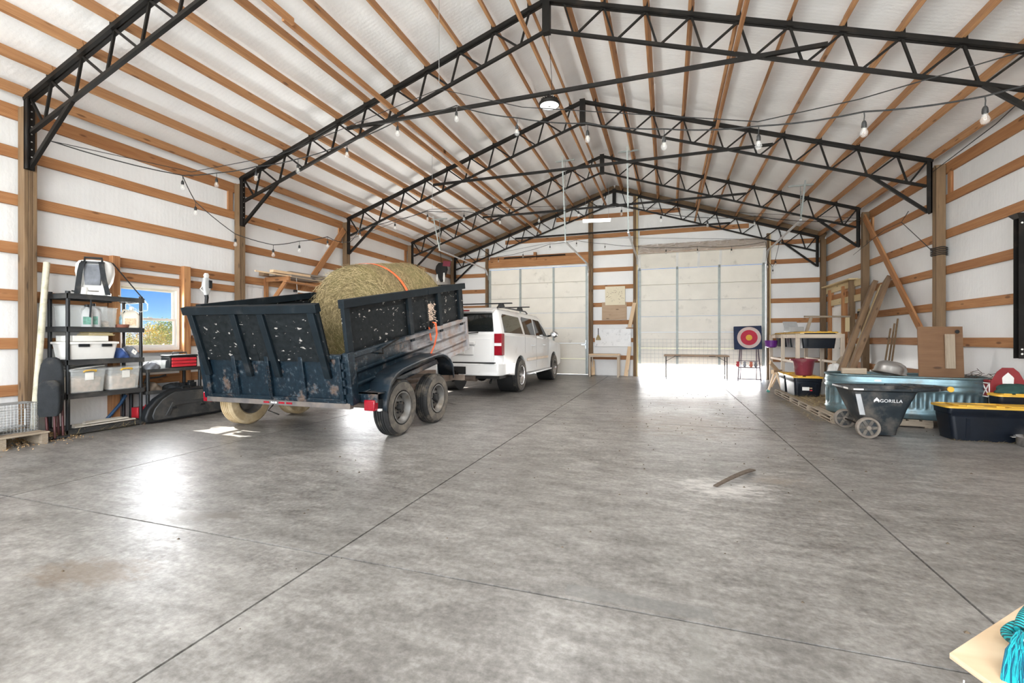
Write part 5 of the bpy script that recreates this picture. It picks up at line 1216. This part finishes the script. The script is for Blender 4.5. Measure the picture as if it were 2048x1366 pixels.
ords = ['first', 'second', 'third', 'fourth', 'fifth']
for i in range(5): tote((3.30, 12.44+.56*i, 1.03), .74, .47, .352, '%s black tote from the camera hanging in the wooden rack' % ords[i], group='totes hanging in the rack')
bk_ = ob('basket', MB().lathe([(0, 0), (.10, 0), (.14, .03), (.16, .20), (.15, .20), (.13, .04), (0, .02)], 28), plain('purple_plastic', (.14, .02, .22), .4), None, (2.74, 14.40, 1.0), label='purple plastic bowl hung at the far left end of the rack', cat='bowl')
ob('hook', MB().tube([(.15, 0, .20), (.13, 0, .30), (.11, 0, .33)], .006, 6), M['wire'], bk_)
crumple('cardboard_box', (3.55, 11.5, .112), .3, .4, .75, M['pallet'], 'worn brown cardboard bundle under the rack front', 'bundle', 19)
gb = thing('tool_case', (3.02, 13.2, 1.425), 'small grey open tool case on top of the wooden rack', 'case', rz=R(20))
ob('case_body', MB().box(-.18, .18, -.12, .12, 0, .12), M['jug_grey'], gb, bev=.012); ob('case_lid', MB().box(-.18, .18, -.012, .012, 0, .16), M['jug_grey'], gb, (0, .11, .11), (R(-25), 0, 0), bev=.008)
cp = thing('wooden_prop', (3.42, 13.3, 1.425), 'rough wooden T-shaped prop standing on the rack', 'prop')
plank('upright', (-.1, 0, 0), (.0, 0, .36), .07, .04, M['pallet'], cp, up=(1, 0, 0)); plank('cross_piece', (-.15, 0, .38), (.85, .1, .37), .045, .06, M['pallet'], cp); plank('upright', (.8, .1, 0), (.8, .1, .36), .09, .04, M['cut_wood'], cp, up=(1, 0, 0))
# sawhorse-like orange trestle left of the totes
ts = thing('wooden_trestle', (2.42, 12.35, 0), 'orange wooden trestle on casters left of the tote rack', 'trestle')
plank('top_beam', (-.1, -.3, .48), (.25, .55, .44), .09, .06, M['pale_wood'], ts)
for a, b_ in (((-.18, -.30, .05), (-.05, -.25, .46)), ((.10, -.36, .05), (-.02, -.25, .46)), ((.05, .6, .05), (.2, .5, .44)), ((.34, .5, .05), (.24, .5, .44))): plank('leg', a, b_, .07, .035, M['pale_wood'], ts, up=(0, 1, 0))
plank('brace', (-.15, -.30, .70), (.12, .2, .46), .09, .035, M['pale_wood'], ts)
for x, y in ((-.19, -.31), (.11, -.37)): ob('caster', MB().lathe([(0, -.015), (.035, -.015), (.035, .015), (0, .015)], 14, axis='Y'), plain('green_caster', (.04, .22, .18), .4), ts, (x, y, .036))
# pegboard on the right wall
pg = thing('pegboard', (XR-.075, 13.05, 1.55), 'small yellow board with hung hand tools on the right wall', 'board')
ob('panel', MB().box(0, .02, -.22, .22, 0, .42), M['cut_wood'], pg)
for k in range(4): ob('hand_tool', MB().tube([(-.02, -.15+.09*k, .36), (-.02, -.15+.09*k, .15)], .012, 6).cbox((-.02, -.15+.09*k, .34), (.02, .05, .03)), M['steel_black'], pg)
for z in (.05, .36): ob('spacer', MB().box(.018, .06, -.2, .2, z-.02, z+.02), M['cut_wood'], pg)
# ================================================================== BACK WALL THINGS
M['marble'] = plain('white_veined_board', (.80, .80, .80), .35, 0, .03, 3, dirt=(.50, .50, .50), dirt_amt=.22, dirt_scale=9)
M['sign'] = plain('cream_sign_board', (.78, .70, .52), .6, 0, .05, 4)
yb = YB-.045
cb = thing('notice_board', (-1.66, yb, 2.38), 'square cream board with scattered dark marks between the two big doors', 'board')
ob('panel', MB().box(-.33, .33, -.02, .004, 0, .63), M['sign'], cb, bev=.003)
mk = MB(); r_ = random.Random(8)
for i in range(34):
    a = r_.uniform(0, 6.28); rad = r_.uniform(.12, .30); x, z = rad*math.cos(a)*1.0, .30+rad*math.sin(a)*.9; l = r_.uniform(.02, .06)
    mk.bar((x, -.0205, z), (x+l*math.cos(a+.4), -.0205, z+l*math.sin(a+.4)), .002, .008, up=(0, 0, 1))
ob('dark_mark', mk, M['beam_wood'], cb, smooth=False)
ob('plywood_sheet', MB().box(-.41, .41, -.015, .005, 0, .60), M['pale_ply'] if 'pale_ply' in M else M['ply'], None, (-1.69, yb-.0, 1.88), bev=.002, label='pale brown plywood sheet below the cream board on the back wall', cat='board')
ob('marble_board', MB().box(-.60, .60, -.02, .005, 0, .60), M['marble'], None, (-1.74, yb, .98), bev=.003, label='wide white veined board on the back wall above the small table', cat='board')
br = thing('hand_brush', (-2.22, yb-.05, 1.20), 'brown hand brush hanging in front of the white veined board', 'brush')
ob('handle', MB().tube([(0, 0, .17), (0, 0, .40)], .012, 8), M['dark'], br)
ob('bristles', MB().loft([[(p[0], p[1], z) for p in rr_ring(w, .04, 0, .015, 3)] for z, w in ((0, .17), (.05, .16), (.12, .09), (.18, .03))]), M['straw'], br, ang=60)
stb = thing('side_table', (-1.95, 15.37, 0), 'small whitewood table against the back wall between the doors', 'table')
ob('top', MB().box(-.48, .48, -.30, .30, .71, .745), M['pale_wood'], stb, bev=.004)
for x in (-.45, .45):
    for y in (-.27, .27): plank('leg', (x, y, 0), (x, y, .71), .05, .045, M['rack_wood'], stb, up=(1, 0, 0))
for y in (-.28, .28): plank('apron', (-.46, y, .68), (.46, y, .68), .06, .02, M['rack_wood'], stb)
for i, (a, b_, lab) in enumerate((((-2.35, 15.5, .02), (-2.40, 15.74, .50), 'short pale board leaning under the small table at left'), ((-1.28, 15.45, .02), (-1.18, 15.76, .98), 'pale board leaning right of the small table'), ((-1.18, 15.70, 1.62), (-1.00, 15.72, 2.55), 'pale board leaning against the left jamb of the lifted door'))):
    plank('board', a, b_, .12, .035, M['pale_wood'], None, up=(1, 0, 0), label=lab, cat='board')
plank('ledge', (-1.30, 15.80, 1.60), (-1.0, 15.80, 1.60), .03, .10, M['girt'], wall_b)
# folding table
ft = thing('folding_table', (.83, 15.28, 0), 'long brown folding table in front of the lifted door', 'table')
M['table_top'] = plain('brown_laminate', (.42, .27, .17), .45, 0, .1, 4)
ob('top', MB().box(-.92, .92, -.36, .36, .715, .745), M['table_top'], ft, bev=.006)
ob('edge_band', MB().box(-.925, .925, -.366, .366, .700, .716), M['rusty'], ft, bev=.004)
for sx in (-1, 1):
    lg = ob('leg_frame', MB().tube([(sx*.86, -.30, 0), (sx*.86, -.30, .70)], .014, 8).tube([(sx*.86, .30, 0), (sx*.86, .30, .70)], .014, 8).tube([(sx*.86, -.30, .12), (sx*.86, .30, .12)], .010, 8), M['steel_black'], ft)
    ob('brace', MB().tube([(sx*.86, -.2, .55), (sx*.60, -.2, .70)], .008, 6), M['steel_black'], lg)
ob('hinge', MB().box(-.62, -.44, -.368, -.36, .702, .725).box(.36, .54, -.368, -.36, .702, .725), M['dark'], ft)
# archery target on its stand
at = thing('archery_target', (2.30, 15.15, 0), 'square navy target with red and yellow rings on a steel stand', 'target', rz=R(-6))
ob('face', MB().box(-.37, .37, -.05, .05, .93, 1.62), plain('navy_foam', (.018, .030, .075), .8, 0, .2, 6), at, rot=(0, R(-1.5), 0), bev=.015)
for i, (r1, m_) in enumerate(((.315, plain('pink_white_ring', (.62, .50, .46), .8)), (.225, plain('crimson_ring', (.48, .03, .06), .8)), (.085, plain('gold_centre', (.70, .40, .06), .8)))):
    ob('ring', MB().lathe([(0, -.052-.003*i), (r1, -.052-.003*i), (r1, -.05), (0, -.05)], 40, (.0, 0, 1.28), 'Y'), m_, at)
M['stand'] = plain('purple_grey_tube', (.10, .075, .10), .4, .4)
for sx in (-1, 1):
    ob('front_leg', MB().tube([(sx*.30, -.20, .02), (sx*.24, -.02, .96)], .016, 8), M['stand'], at)
    ob('rear_leg', MB().tube([(sx*.22, .40, .02), (sx*.20, .05, .93)], .014, 8), M['stand'], at)
    ob('side_foot', MB().tube([(sx*.30, -.22, .018), (sx*.24, .42, .018)], .014, 8), M['stand'], at)
ob('cross_bar', MB().tube([(-.28, -.14, .40), (.28, -.14, .40)], .014, 8).tube([(-.31, -.2, .06), (.31, -.2, .06)], .014, 8).tube([(-.28, .1, .58), (.28, .1, .58)], .012, 8), M['stand'], at)
fl = [(-.30, (.50, .05, .06)), (-.12, (.30, .30, .33)), (.05, (.60, .16, .10)), (.17, (.20, .20, .22))]
for i, (x, c_) in enumerate(fl):
    ob('dart', MB().loft([[(x+p[0], -.14+p[1], z) for p in rr_ring(w, .05, 0, .015, 3)] for z, w in ((.415, .05), (.47, .10), (.52, .06), (.56, .09), (.575, .03))]), plain('dart_vane_%d' % i, c_, .7, 0, .3, 12), at, ang=60)
# welded wire stock panel across the door
wp = thing('stock_fence', (0, 15.74, 0), 'welded wire stock fence panel standing across the lifted door', 'fence')
mb = MB()
for i in range(31): mb.tube([(R0+.06+i*.123, 0, .0), (R0+.06+i*.123, 0, 1.24)], .0028, 5, caps=False)
ob('upright_wire', mb, M['wire'], wp, kind='stuff')
for k in range(11):
    z = .03+k*.12; ob('cross_wire', MB().tube([(R0+.05, .003, z), (R1-.05, .003, z+.0)], .003, 5), M['wire'], wp)
ob('bent_hoop', MB().tube([(R1-.15+.25*math.cos(a)*.4, -.03, .55+.5*math.sin(a)) for a in [R(12*i) for i in range(16)]], .006, 6), M['wire'], wp)

# ================================================================== LAMPS
hb = thing('high_bay_lamp', (-1.62, 6.50, 4.64), 'round black high-bay lamp hanging below the ridge from the tie bar', 'lamp')
M['lens'] = plain('lamp_lens', (.92, .93, .92), .3, 0, .02, 5, emit=1.1)
ob('housing', MB().lathe([(.135, .0), (.15, .005), (.152, .035), (.13, .06), (.085, .07), (.08, .10), (.05, .125), (0, .13)], 36), M['steel_black'], hb, ang=45)
fin = MB()
for i in range(20): a = 2*PI*i/20; fin.bar((.06*math.cos(a), .06*math.sin(a), .075), (.125*math.cos(a), .125*math.sin(a), .07), .005, .04)
ob('cooling_fin', fin, M['steel_black'], hb, smooth=False)
ob('lens', MB().lathe([(0, -.004), (.125, 0), (.136, .004), (0, .01)], 36), M['lens'], hb)
ob('sensor', MB().lathe([(0, -.016), (.016, -.014), (.018, -.002), (0, -.002)], 14), M['jug_grey'], hb)
ob('hanging_cord', MB().tube([(0, 0, .13), (.008, .0, .17), (0, .02, .20)], .006, 6).tube([(.01, 0, .13), (.03, .02, .25), (.02, .05, .45), (-.1, .3, 1.4)], .004, 6), M['cord'], hb)
ob('hook', MB().tube([(-.10, .03, .225), (-.05, .03, .19), (.03, .03, .195), (.06, .03, .225)], .010, 8), M['steel_black'], hb)
lp = bpy.data.lights.new('high_bay_light', 'AREA'); lp.shape = 'DISK'; lp.size = .25; lp.energy = 90; lp.color = (1, .97, .93)
lo = bpy.data.objects.new('high_bay_light', lp); C.objects.link(lo); lo.parent = hb; lo.location = (0, 0, -.03)
wt_ = thing('panel_lamp', (-2.05, 14.2, 4.86), 'flat white panel lamp hanging under the roof in front of the far gable', 'lamp', rz=R(8))
ob('panel', MB().box(-.42, .42, -.16, .16, 0, .035), M['lens'], wt_, bev=.006)
for x in (-.35, .35): ob('suspension_chain', MB().tube([(x, 0, .03), (x+.02, .02, .5), (x, 0, 1.28)], .004, 6), M['wire'], wt_)

# ================================================================== STRING LIGHTS
socket_me = MB().lathe([(0, 0), (.010, -.001), (.017, -.016), (.019, -.034), (.019, -.052), (.017, -.056), (0, -.056)], 14).tube([(0, 0, .075), (.003, 0, .04), (0, 0, 0)], .004, 6).mesh('socket', M['cord'])
bulb_me = MB().lathe([(.013, -.055), (.016, -.064), (.027, -.088), (.030, -.106), (.024, -.126), (.010, -.136), (0, -.138)], 16).mesh('bulb', M['bulb'])
fil_me = MB().tube([(-.004, 0, -.06), (-.007, 0, -.10), (.007, 0, -.10), (.004, 0, -.06)], .0016, 5).mesh('filament', M['fil'])
def strand(label, start, bulbs, end, second=None, r=.007):
    """cable from start over all bulbs to end; each bulb hangs on its own short drop"""
    p0 = Vector(start); s_ = thing('string_light', p0, label, 'string lights', group='festoon string lights')
    P = [Vector((0, 0, 0))]+[Vector(b_)+Vector((0, 0, .16))-p0 for b_ in bulbs]+[Vector(end)-p0]
    fine = []
    for a, b_ in zip(P, P[1:]):
        n = 5; L = (b_-a).length
        for i in range(n): t = i/n; q = a.lerp(b_, t); q.z -= 4*t*(1-t)*.025*L; fine.append(q)
    fine.append(P[-1])
    ob('cable', MB().tube(fine, r, 6), M['cord'], s_)
    if second: ob('support_wire', MB().tube([Vector(p)-p0 for p in second], .005, 5), M['cord'], s_)
    for q in P[1:-1]:
        sk = link('socket', socket_me, s_, (q.x, q.y, q.z-.075)); bb = link('bulb', bulb_me, s_, sk.location); link('filament', fil_me, bb)
    return s_
strand('nearest string of clear bulbs crossing the barn below the second truss', (-7.10, 3.50, 3.66),
       [(-6.596, 4.74, 3.442), (-6.226, 4.97, 3.511), (-5.68, 5.154, 3.606), (-5.024, 5.27, 3.679), (-4.225, 5.329, 3.828), (-3.447, 5.38, 4.038), (-2.562, 5.362, 4.09), (-1.671, 5.135, 3.692), (-.82, 5.0, 3.441), (-.029, 4.845, 3.197), (.773, 4.588, 2.995), (1.544, 4.532, 2.976), (2.263, 4.405, 2.92)], (3.6, 4.2, 3.35),
       [(-7.10, 3.50, 3.66), (-6.5, 4.8, 3.66), (-5.3, 5.2, 3.90), (-2.869, 5.47, 4.571), (-1.6, 5.1, 3.95), (.77, 4.6, 3.20), (1.5, 4.5, 3.23), (3.6, 4.2, 3.50)])
hang = thing('hanging_wire', (-2.869, 5.47, 4.571), 'thin vertical wire holding up the nearest string of bulbs', 'wire')
ob('wire', MB().tube([(0, 0, 0), (0, 0, 1.42)], .004, 6), M['wire'], hang)
strand('short string of clear bulbs sagging along the left wall to the third post', (-6.60, 4.74, 3.60),
       [(-7.003, 5.236, 3.24), (-6.90, 5.85, 2.86), (-6.55, 6.30, 2.74), (-6.45, 6.80, 2.90), (-6.30, 7.37, 3.09)], (-7.40, 9.45, 3.65))
strand('string of clear bulbs crossing the barn between third and fourth truss', (-7.45, 9.45, 3.62),
       [(-5.953, 7.912, 3.353), (-5.387, 8.314, 3.575), (-4.842, 8.709, 3.816), (-4.188, 9.141, 3.868), (-3.48, 9.485, 3.817), (-2.694, 9.856, 3.875), (-1.899, 10.335, 4.051), (-.968, 10.544, 4.058), (-.127, 10.722, 3.887), (.843, 10.944, 3.751), (1.786, 11.051, 3.734)], (4.20, 12.5, 3.95),
       [(-7.4, 9.45, 3.7), (-4.8, 8.75, 4.02), (-1.5, 10.4, 4.25), (1.8, 11.05, 3.95), (4.2, 12.5, 4.0)])
hang = thing('hanging_wire', (-4.75, 8.75, 4.02), 'thin vertical wire holding up the string of bulbs over the trailer', 'wire')
ob('wire', MB().tube([(0, 0, 0), (0, 0, 1.2)], .004, 6), M['wire'], hang)
strand('string of clear bulbs along the back wall above the big doors', (-7.40, 15.45, 4.0),
       [(-6.657, 15.4, 3.872), (-5.707, 15.4, 4.021), (-4.79, 15.4, 4.129), (-3.817, 15.4, 4.349), (-2.898, 15.4, 4.41), (-1.947, 15.4, 4.233), (-1.017, 15.4, 4.093), (-.031, 15.4, 3.986), (.899, 15.4, 3.962), (1.861, 15.4, 3.904)], (2.78, 15.45, 4.15),
       [(-7.4, 15.45, 4.1), (-2.9, 15.45, 4.68), (2.8, 15.45, 4.22)])
strand('bunch of clear bulbs dangling beside the lifted door at right', (3.18, 15.42, 4.42), [(3.177, 15.4, 4.09), (3.046, 15.38, 3.461), (2.967, 15.36, 3.213), (2.835, 15.4, 3.398)], (2.80, 15.45, 4.15))
# dark cords tied round the post on the right
cw_ = thing('coiled_cord', (4.345, 9.643, 2.66), 'dark cord wound around the nearest right post and tied to its truss', 'cord')
mb = MB()
for k in range(5): mb.tube([(.085*math.cos(a)*1.25, .085*math.sin(a)*1.25, .03*k+.008*math.sin(3*a)) for a in [2*PI*i/20 for i in range(20)]], .008, 6, closed=True)
ob('coil', mb, M['cord'], cw_)
ob('loose_end', MB().tube([(-.10, -.05, .05), (-.30, -.02, .32), (-.52, .0, .60), (-.42, -.0, .78)], .006, 6).tube([(-.52, 0, .60), (-.62, .4, .56), (-.28, 2.9, .52)], .005, 6), M['cord'], cw_)
ln = thing('hanging_wire', (4.22, 9.55, 4.05), 'thin black cable running forward along the right wall girts', 'wire')
ob('wire', MB().tube([(0, 0, 0), (-.02, -1.6, .10), (-.05, -3.4, .42)], .006, 6), M['cord'], ln)

# ================================================================== ON THE FLOOR
M['bark'] = plain('brown_bark', (.10, .075, .055), .9, 0, .3, 30, bmp=.4)
mb = MB(); pr = []
for t in [i/12 for i in range(13)]:
    x, y = .385+.38*t, 4.23+.60*t+.05*math.sin(t*PI)*-1; w = .014+.010*t; z = .006+.035*math.sin(t*PI*.9)
    pr.append([(x-w, y+w*.6, z), (x+w, y-w*.6, z), (x+w*.9, y-w*.6, z+.012), (x-w*.9, y+w*.6, z+.012)])
ob('bark_strip', mb.loft(pr), M['bark'], None, ang=60, label='curved brown bark strip lying on the concrete floor', cat='bark')
mb = MB(); r_ = random.Random(77)
for i in range(260):
    x, y = (r_.gauss(.3, 1.0), r_.gauss(7.5, 2.6)) if r_.random() < .6 else (r_.uniform(-6, 4), r_.uniform(1.3, 11)); s_ = r_.uniform(.004, .012)
    mb.add([(x-s_, y-s_*.6, .0), (x+s_, y-s_*.5, 0), (x+s_*.6, y+s_*.8, 0), (x-s_*.8, y+s_*.6, 0), (x, y, s_*.9)], [(0, 1, 4), (1, 2, 4), (2, 3, 4), (3, 0, 4)])
ob('floor_crumbs', mb, plain('dirt_crumbs', (.10, .075, .05), .9, 0, .5, 50), None, smooth=False, kind='stuff', label='small crumbs of dirt scattered on the concrete', cat='dirt')

# ================================================================== NEAR CORNER: BOARD AND ROPE
sb_ = thing('saddle_stand', (1.25, 1.62, 0), 'pale wooden board stand cut off by the lower right corner', 'stand')
o_ = Vector((1.25, 1.62, 0))
topp = [(.648, 1.394), (1.35, 2.10), (1.42, 1.893), (.718, 1.187)]
M['near_board'] = wood('clean_pine_board', (.56, .40, .25), (.70, .54, .37), rough=.55, grain=.25, knots=False)
bo = ob('board', MB().prism([(x-o_.x, y-o_.y) for x, y in topp], .486, .5, 'Z'), M['near_board'], sb_, bev=.002)
ob('knot', MB().lathe([(.0, .0012), (.012, .0012), (.014, 0)], 14, (.80-o_.x, 1.43-o_.y, .5)), M['post'], bo)
for x, y in ((1.15, 1.60), (1.28, 1.85)): plank('leg', (x-o_.x, y-o_.y, 0), (x-o_.x, y-o_.y, .486), .09, .04, M['near_board'], sb_, up=(1, 0, 0))
plank('upright', (1.22-o_.x, 1.62-o_.y, 0), (1.22-o_.x, 1.62-o_.y, 1.0), .09, .04, M['near_board'], sb_, up=(1, 0, 0))
r_ = random.Random(4); mb = MB()
for i in range(7):
    a = Vector((.66+.03*i, 1.36-.028*i, .46)); mb.tube([a, a+Vector((r_.uniform(-.04, .02), r_.uniform(-.05, 0), -.05)), a+Vector((r_.uniform(-.05, .06), r_.uniform(-.08, .0), -.10))], .0016, 5)
ob('baling_twine', mb, M['paper'], None, label='thin white baling twine hanging from the near board', cat='twine')
rp = thing('lead_rope', (.80, 1.40, .52), 'turquoise lead rope with a knotted tassel lying over the near board', 'rope')
def rope_mat():
    m, nt, b = nodes('turquoise_braid'); v = coords(nt, 'Object')
    w = nt.nodes.new('ShaderNodeTexWave'); w.bands_direction = 'DIAGONAL'; w.inputs['Scale'].default_value = 42; w.inputs['Distortion'].default_value = 1.5; nt.links.new(v, w.inputs[0])
    c = ramp(nt, w.outputs['Fac'], [(.35, (.002, .05, .06)), (.55, (.006, .33, .36))]); nt.links.new(c, b.inputs['Base Color']); b.inputs['Roughness'].default_value = .6
    bump(nt, b, w.outputs['Fac'], .6, .004); return m
M['rope'] = rope_mat(); M['tassel'] = plain('turquoise_yarn', (.006, .34, .39), .7, 0, .35, 25); M['tassel_dark'] = plain('teal_yarn', (.002, .085, .14), .7, 0, .35, 25)
def B(x, y, z): return (x-.80, y-1.40, z-.52)
def smooth_path(pts, n=6):
    P = [Vector(p) for p in pts]; out = []
    for i in range(len(P)-1):
        a, b_, c_, d_ = P[max(i-1, 0)], P[i], P[i+1], P[min(i+2, len(P)-1)]
        for k in range(n):
            t = k/n; out.append(.5*((2*b_)+(c_-a)*t+(2*a-5*b_+4*c_-d_)*t*t+(3*b_-a-3*c_+d_)*t**3))
    return out+[P[-1]]
ob('braided_rope', MB().tube(smooth_path([B(.822, 1.468, .545), B(.845, 1.50, .56), B(.90, 1.565, .565), B(.98, 1.64, .60), B(1.20, 1.62, .96)]), .0115, 12), M['rope'], rp)
kp = [(.812, 1.43, .525), (.838, 1.455, .548), (.832, 1.492, .545), (.805, 1.485, .525), (.800, 1.448, .530), (.825, 1.438, .552), (.845, 1.475, .540), (.822, 1.468, .515)]
ob('knot', MB().tube(smooth_path([B(*p) for p in kp]), .0115, 10), M['rope'], rp)
for nm, mm, n, sd in (('tassel_yarn', 'tassel', 230, 1), ('tassel_core', 'tassel_dark', 150, 2), ('tassel_fuzz', 'paper', 40, 3)):
    r_ = random.Random(sd); mb = MB()
    for i in range(n):
        k = r_.uniform(-1, 1)*(1.0 if sd != 3 else .4)-(1.0 if sd == 3 else 0); h = r_.uniform(0, 1); s0 = Vector((.815+.008*k, 1.45-.004*k, .522+.012*h))
        d = Vector((-.535, -.845, 0)); sd_ = Vector((-.845, .535, 0)); wv = r_.uniform(0, 6)
        pts = [s0+d*t*.24+sd_*(k*(.010+.026*t**.7)+.004*math.sin(wv+9*t))+Vector((0, 0, (.018*h+.010*math.sin(PI*min(1, t*2.2)))*(1-t)+.001-(.0 if t < .45 else (t-.45)*.16))) for t in (0, .12, .28, .45, .6, .8, 1.0)]
        mb.tube([B(*p) for p in pts], .0016 if sd != 3 else .0008, 4, caps=False)
    ob(nm, mb, M[mm], rp, kind='stuff')

# ================================================================== BEHIND THE BALE: COW DECORATION
cw2 = thing('cow_ornament', (-7.35, 14.2, 3.30), 'black and white cow-patterned hanging ornament with a red label behind the bale', 'ornament')
ob('hide', MB().loft([[(p[0], p[1], z) for p in rr_ring(w, .10, 0, .04, 4)] for z, w in ((-.10, .06), (.0, .18), (.15, .36), (.32, .46), (.45, .40), (.55, .22))]), plain('black_hide', (.012, .012, .012), .8, 0, .3, 10), cw2, ang=60)
ob('white_fringe', MB().loft([[(.12+p[0], -.05+p[1], z) for p in rr_ring(w, .04, 0, .015, 3)] for z, w in ((-.12, .03), (.0, .08), (.2, .05))]).loft([[(-.14+p[0], -.05+p[1], z) for p in rr_ring(w, .04, 0, .015, 3)] for z, w in ((-.08, .03), (.02, .07), (.16, .04))]), M['paper'], cw2)
ob('red_label', MB().box(.02, .30, -.08, -.06, .44, .62), M['burgundy'], cw2, rot=(0, R(8), 0))
ob('hanger', MB().tube([(0, 0, .5), (-.2, .3, 1.0), (-.5, .6, 1.15)], .008, 6), M['cord'], cw2)

# ================================================================== OUTSIDE
def ground_mat():
    m, nt, b = nodes('mown_autumn_grass'); v = coords(nt, 'Object'); n = noise(nt, v, .35, 6); n2 = noise(nt, v, 9, 6)
    c = ramp(nt, mth(nt, 'ADD', mth(nt, 'MULTIPLY', n, .6), mth(nt, 'MULTIPLY', n2, .4)), [(.35, (.20, .22, .08)), (.62, (.36, .36, .17))]); nt.links.new(c, b.inputs['Base Color']); b.inputs['Roughness'].default_value = .95; return m
ob('ground', MB().box(-120, 60, -60, 120, -.5, -.16), ground_mat(), kind='structure')
ob('apron', MB().box(-8, 6, YB+.14, YB+9, -.3, -.01), plain('pale_gravel_apron', (.40, .38, .34), .9, 0, .15, 30), kind='structure')
# autumn trees in the field beyond the window
def tree(x, y, h, w, cols, seed, label):
    r_ = random.Random(seed); t = thing('tree', (x, y, -.16), label, 'tree', group='autumn trees beyond the window')
    tr_ = MB().tube([(0, 0, 0), (.05*h, 0, h*.35), (.02*h, .03*h, h*.75)], [.05*h*.5, .04*h*.5, .012*h], 8)
    for k in range(6):
        a = r_.uniform(0, 6.28); z = h*r_.uniform(.3, .6); tr_.tube([(.03*h, 0, z), (w*.3*math.cos(a), w*.3*math.sin(a), z+h*.2)], [.012*h, .005*h], 6)
    ob('trunk', tr_, M['post'], t)
    mb = MB(); lob = [(r_.uniform(-.3, .3)*w, r_.uniform(-.3, .3)*w, h*r_.uniform(.16, .80), r_.uniform(.18, .34)*w) for _ in range(14)]
    for i in range(2200):
        cx, cy, cz, cr = lob[i % 14]; d = Vector((r_.gauss(0, 1), r_.gauss(0, 1), r_.gauss(0, 1))).normalized(); p = Vector((cx, cy, cz))+d*cr*r_.uniform(.55, 1.05)
        p.z = max(.15, p.z); s_ = r_.uniform(.07, .13)*h/4; u = Vector((r_.gauss(0, 1), r_.gauss(0, 1), r_.gauss(0, 1))).normalized(); v = u.cross(d).normalized() if u.cross(d).length > .01 else Vector((0, 0, 1))
        mb.add([p-u*s_, p+v*s_*.6, p+u*s_, p-v*s_*.6], [(0, 1, 2, 3)], i % 2)
    ob('leaves', mb, cols, t, smooth=False, kind='stuff')
lf = {k: plain(k+'_leaves', c_, .8, 0, .35, 3) for k, c_ in (('gold', (.60, .42, .05)), ('olive', (.30, .32, .07)), ('green', (.17, .28, .05)), ('amber', (.56, .33, .07)), ('lime', (.45, .46, .08)))}
tl_ = [(-40, 23.2, 4.0, 3.6, ('gold', 'lime'), 'golden tree seen at left in the window'), (-42, 25.2, 3.6, 3.4, ('olive', 'lime'), 'bushy olive tree left of centre in the window'), (-41, 26.6, 3.9, 3.4, ('gold', 'amber'), 'amber tree at the centre of the window view'), (-43, 28.9, 4.2, 3.6, ('lime', 'gold'), 'yellow-green tree right of centre in the window'), (-40, 28.6, 4.6, 3.4, ('green', 'olive'), 'green tree at the right edge of the window view'), (-46, 33.0, 5.2, 4.4, ('green', 'lime'), 'large green tree just outside the window view at right'), (-44, 21.5, 4.6, 4.0, ('amber', 'gold'), 'amber tree just outside the window view at left'), (-38, 24.6, 2.4, 3.0, ('lime', 'olive'), 'low yellow-green shrub in front of the window trees')]
for i, (x, y, h, w, cc, lab) in enumerate(tl_): tree(x, y, h*.68, w, [lf[cc[0]], lf[cc[1]]], 40+i, lab)
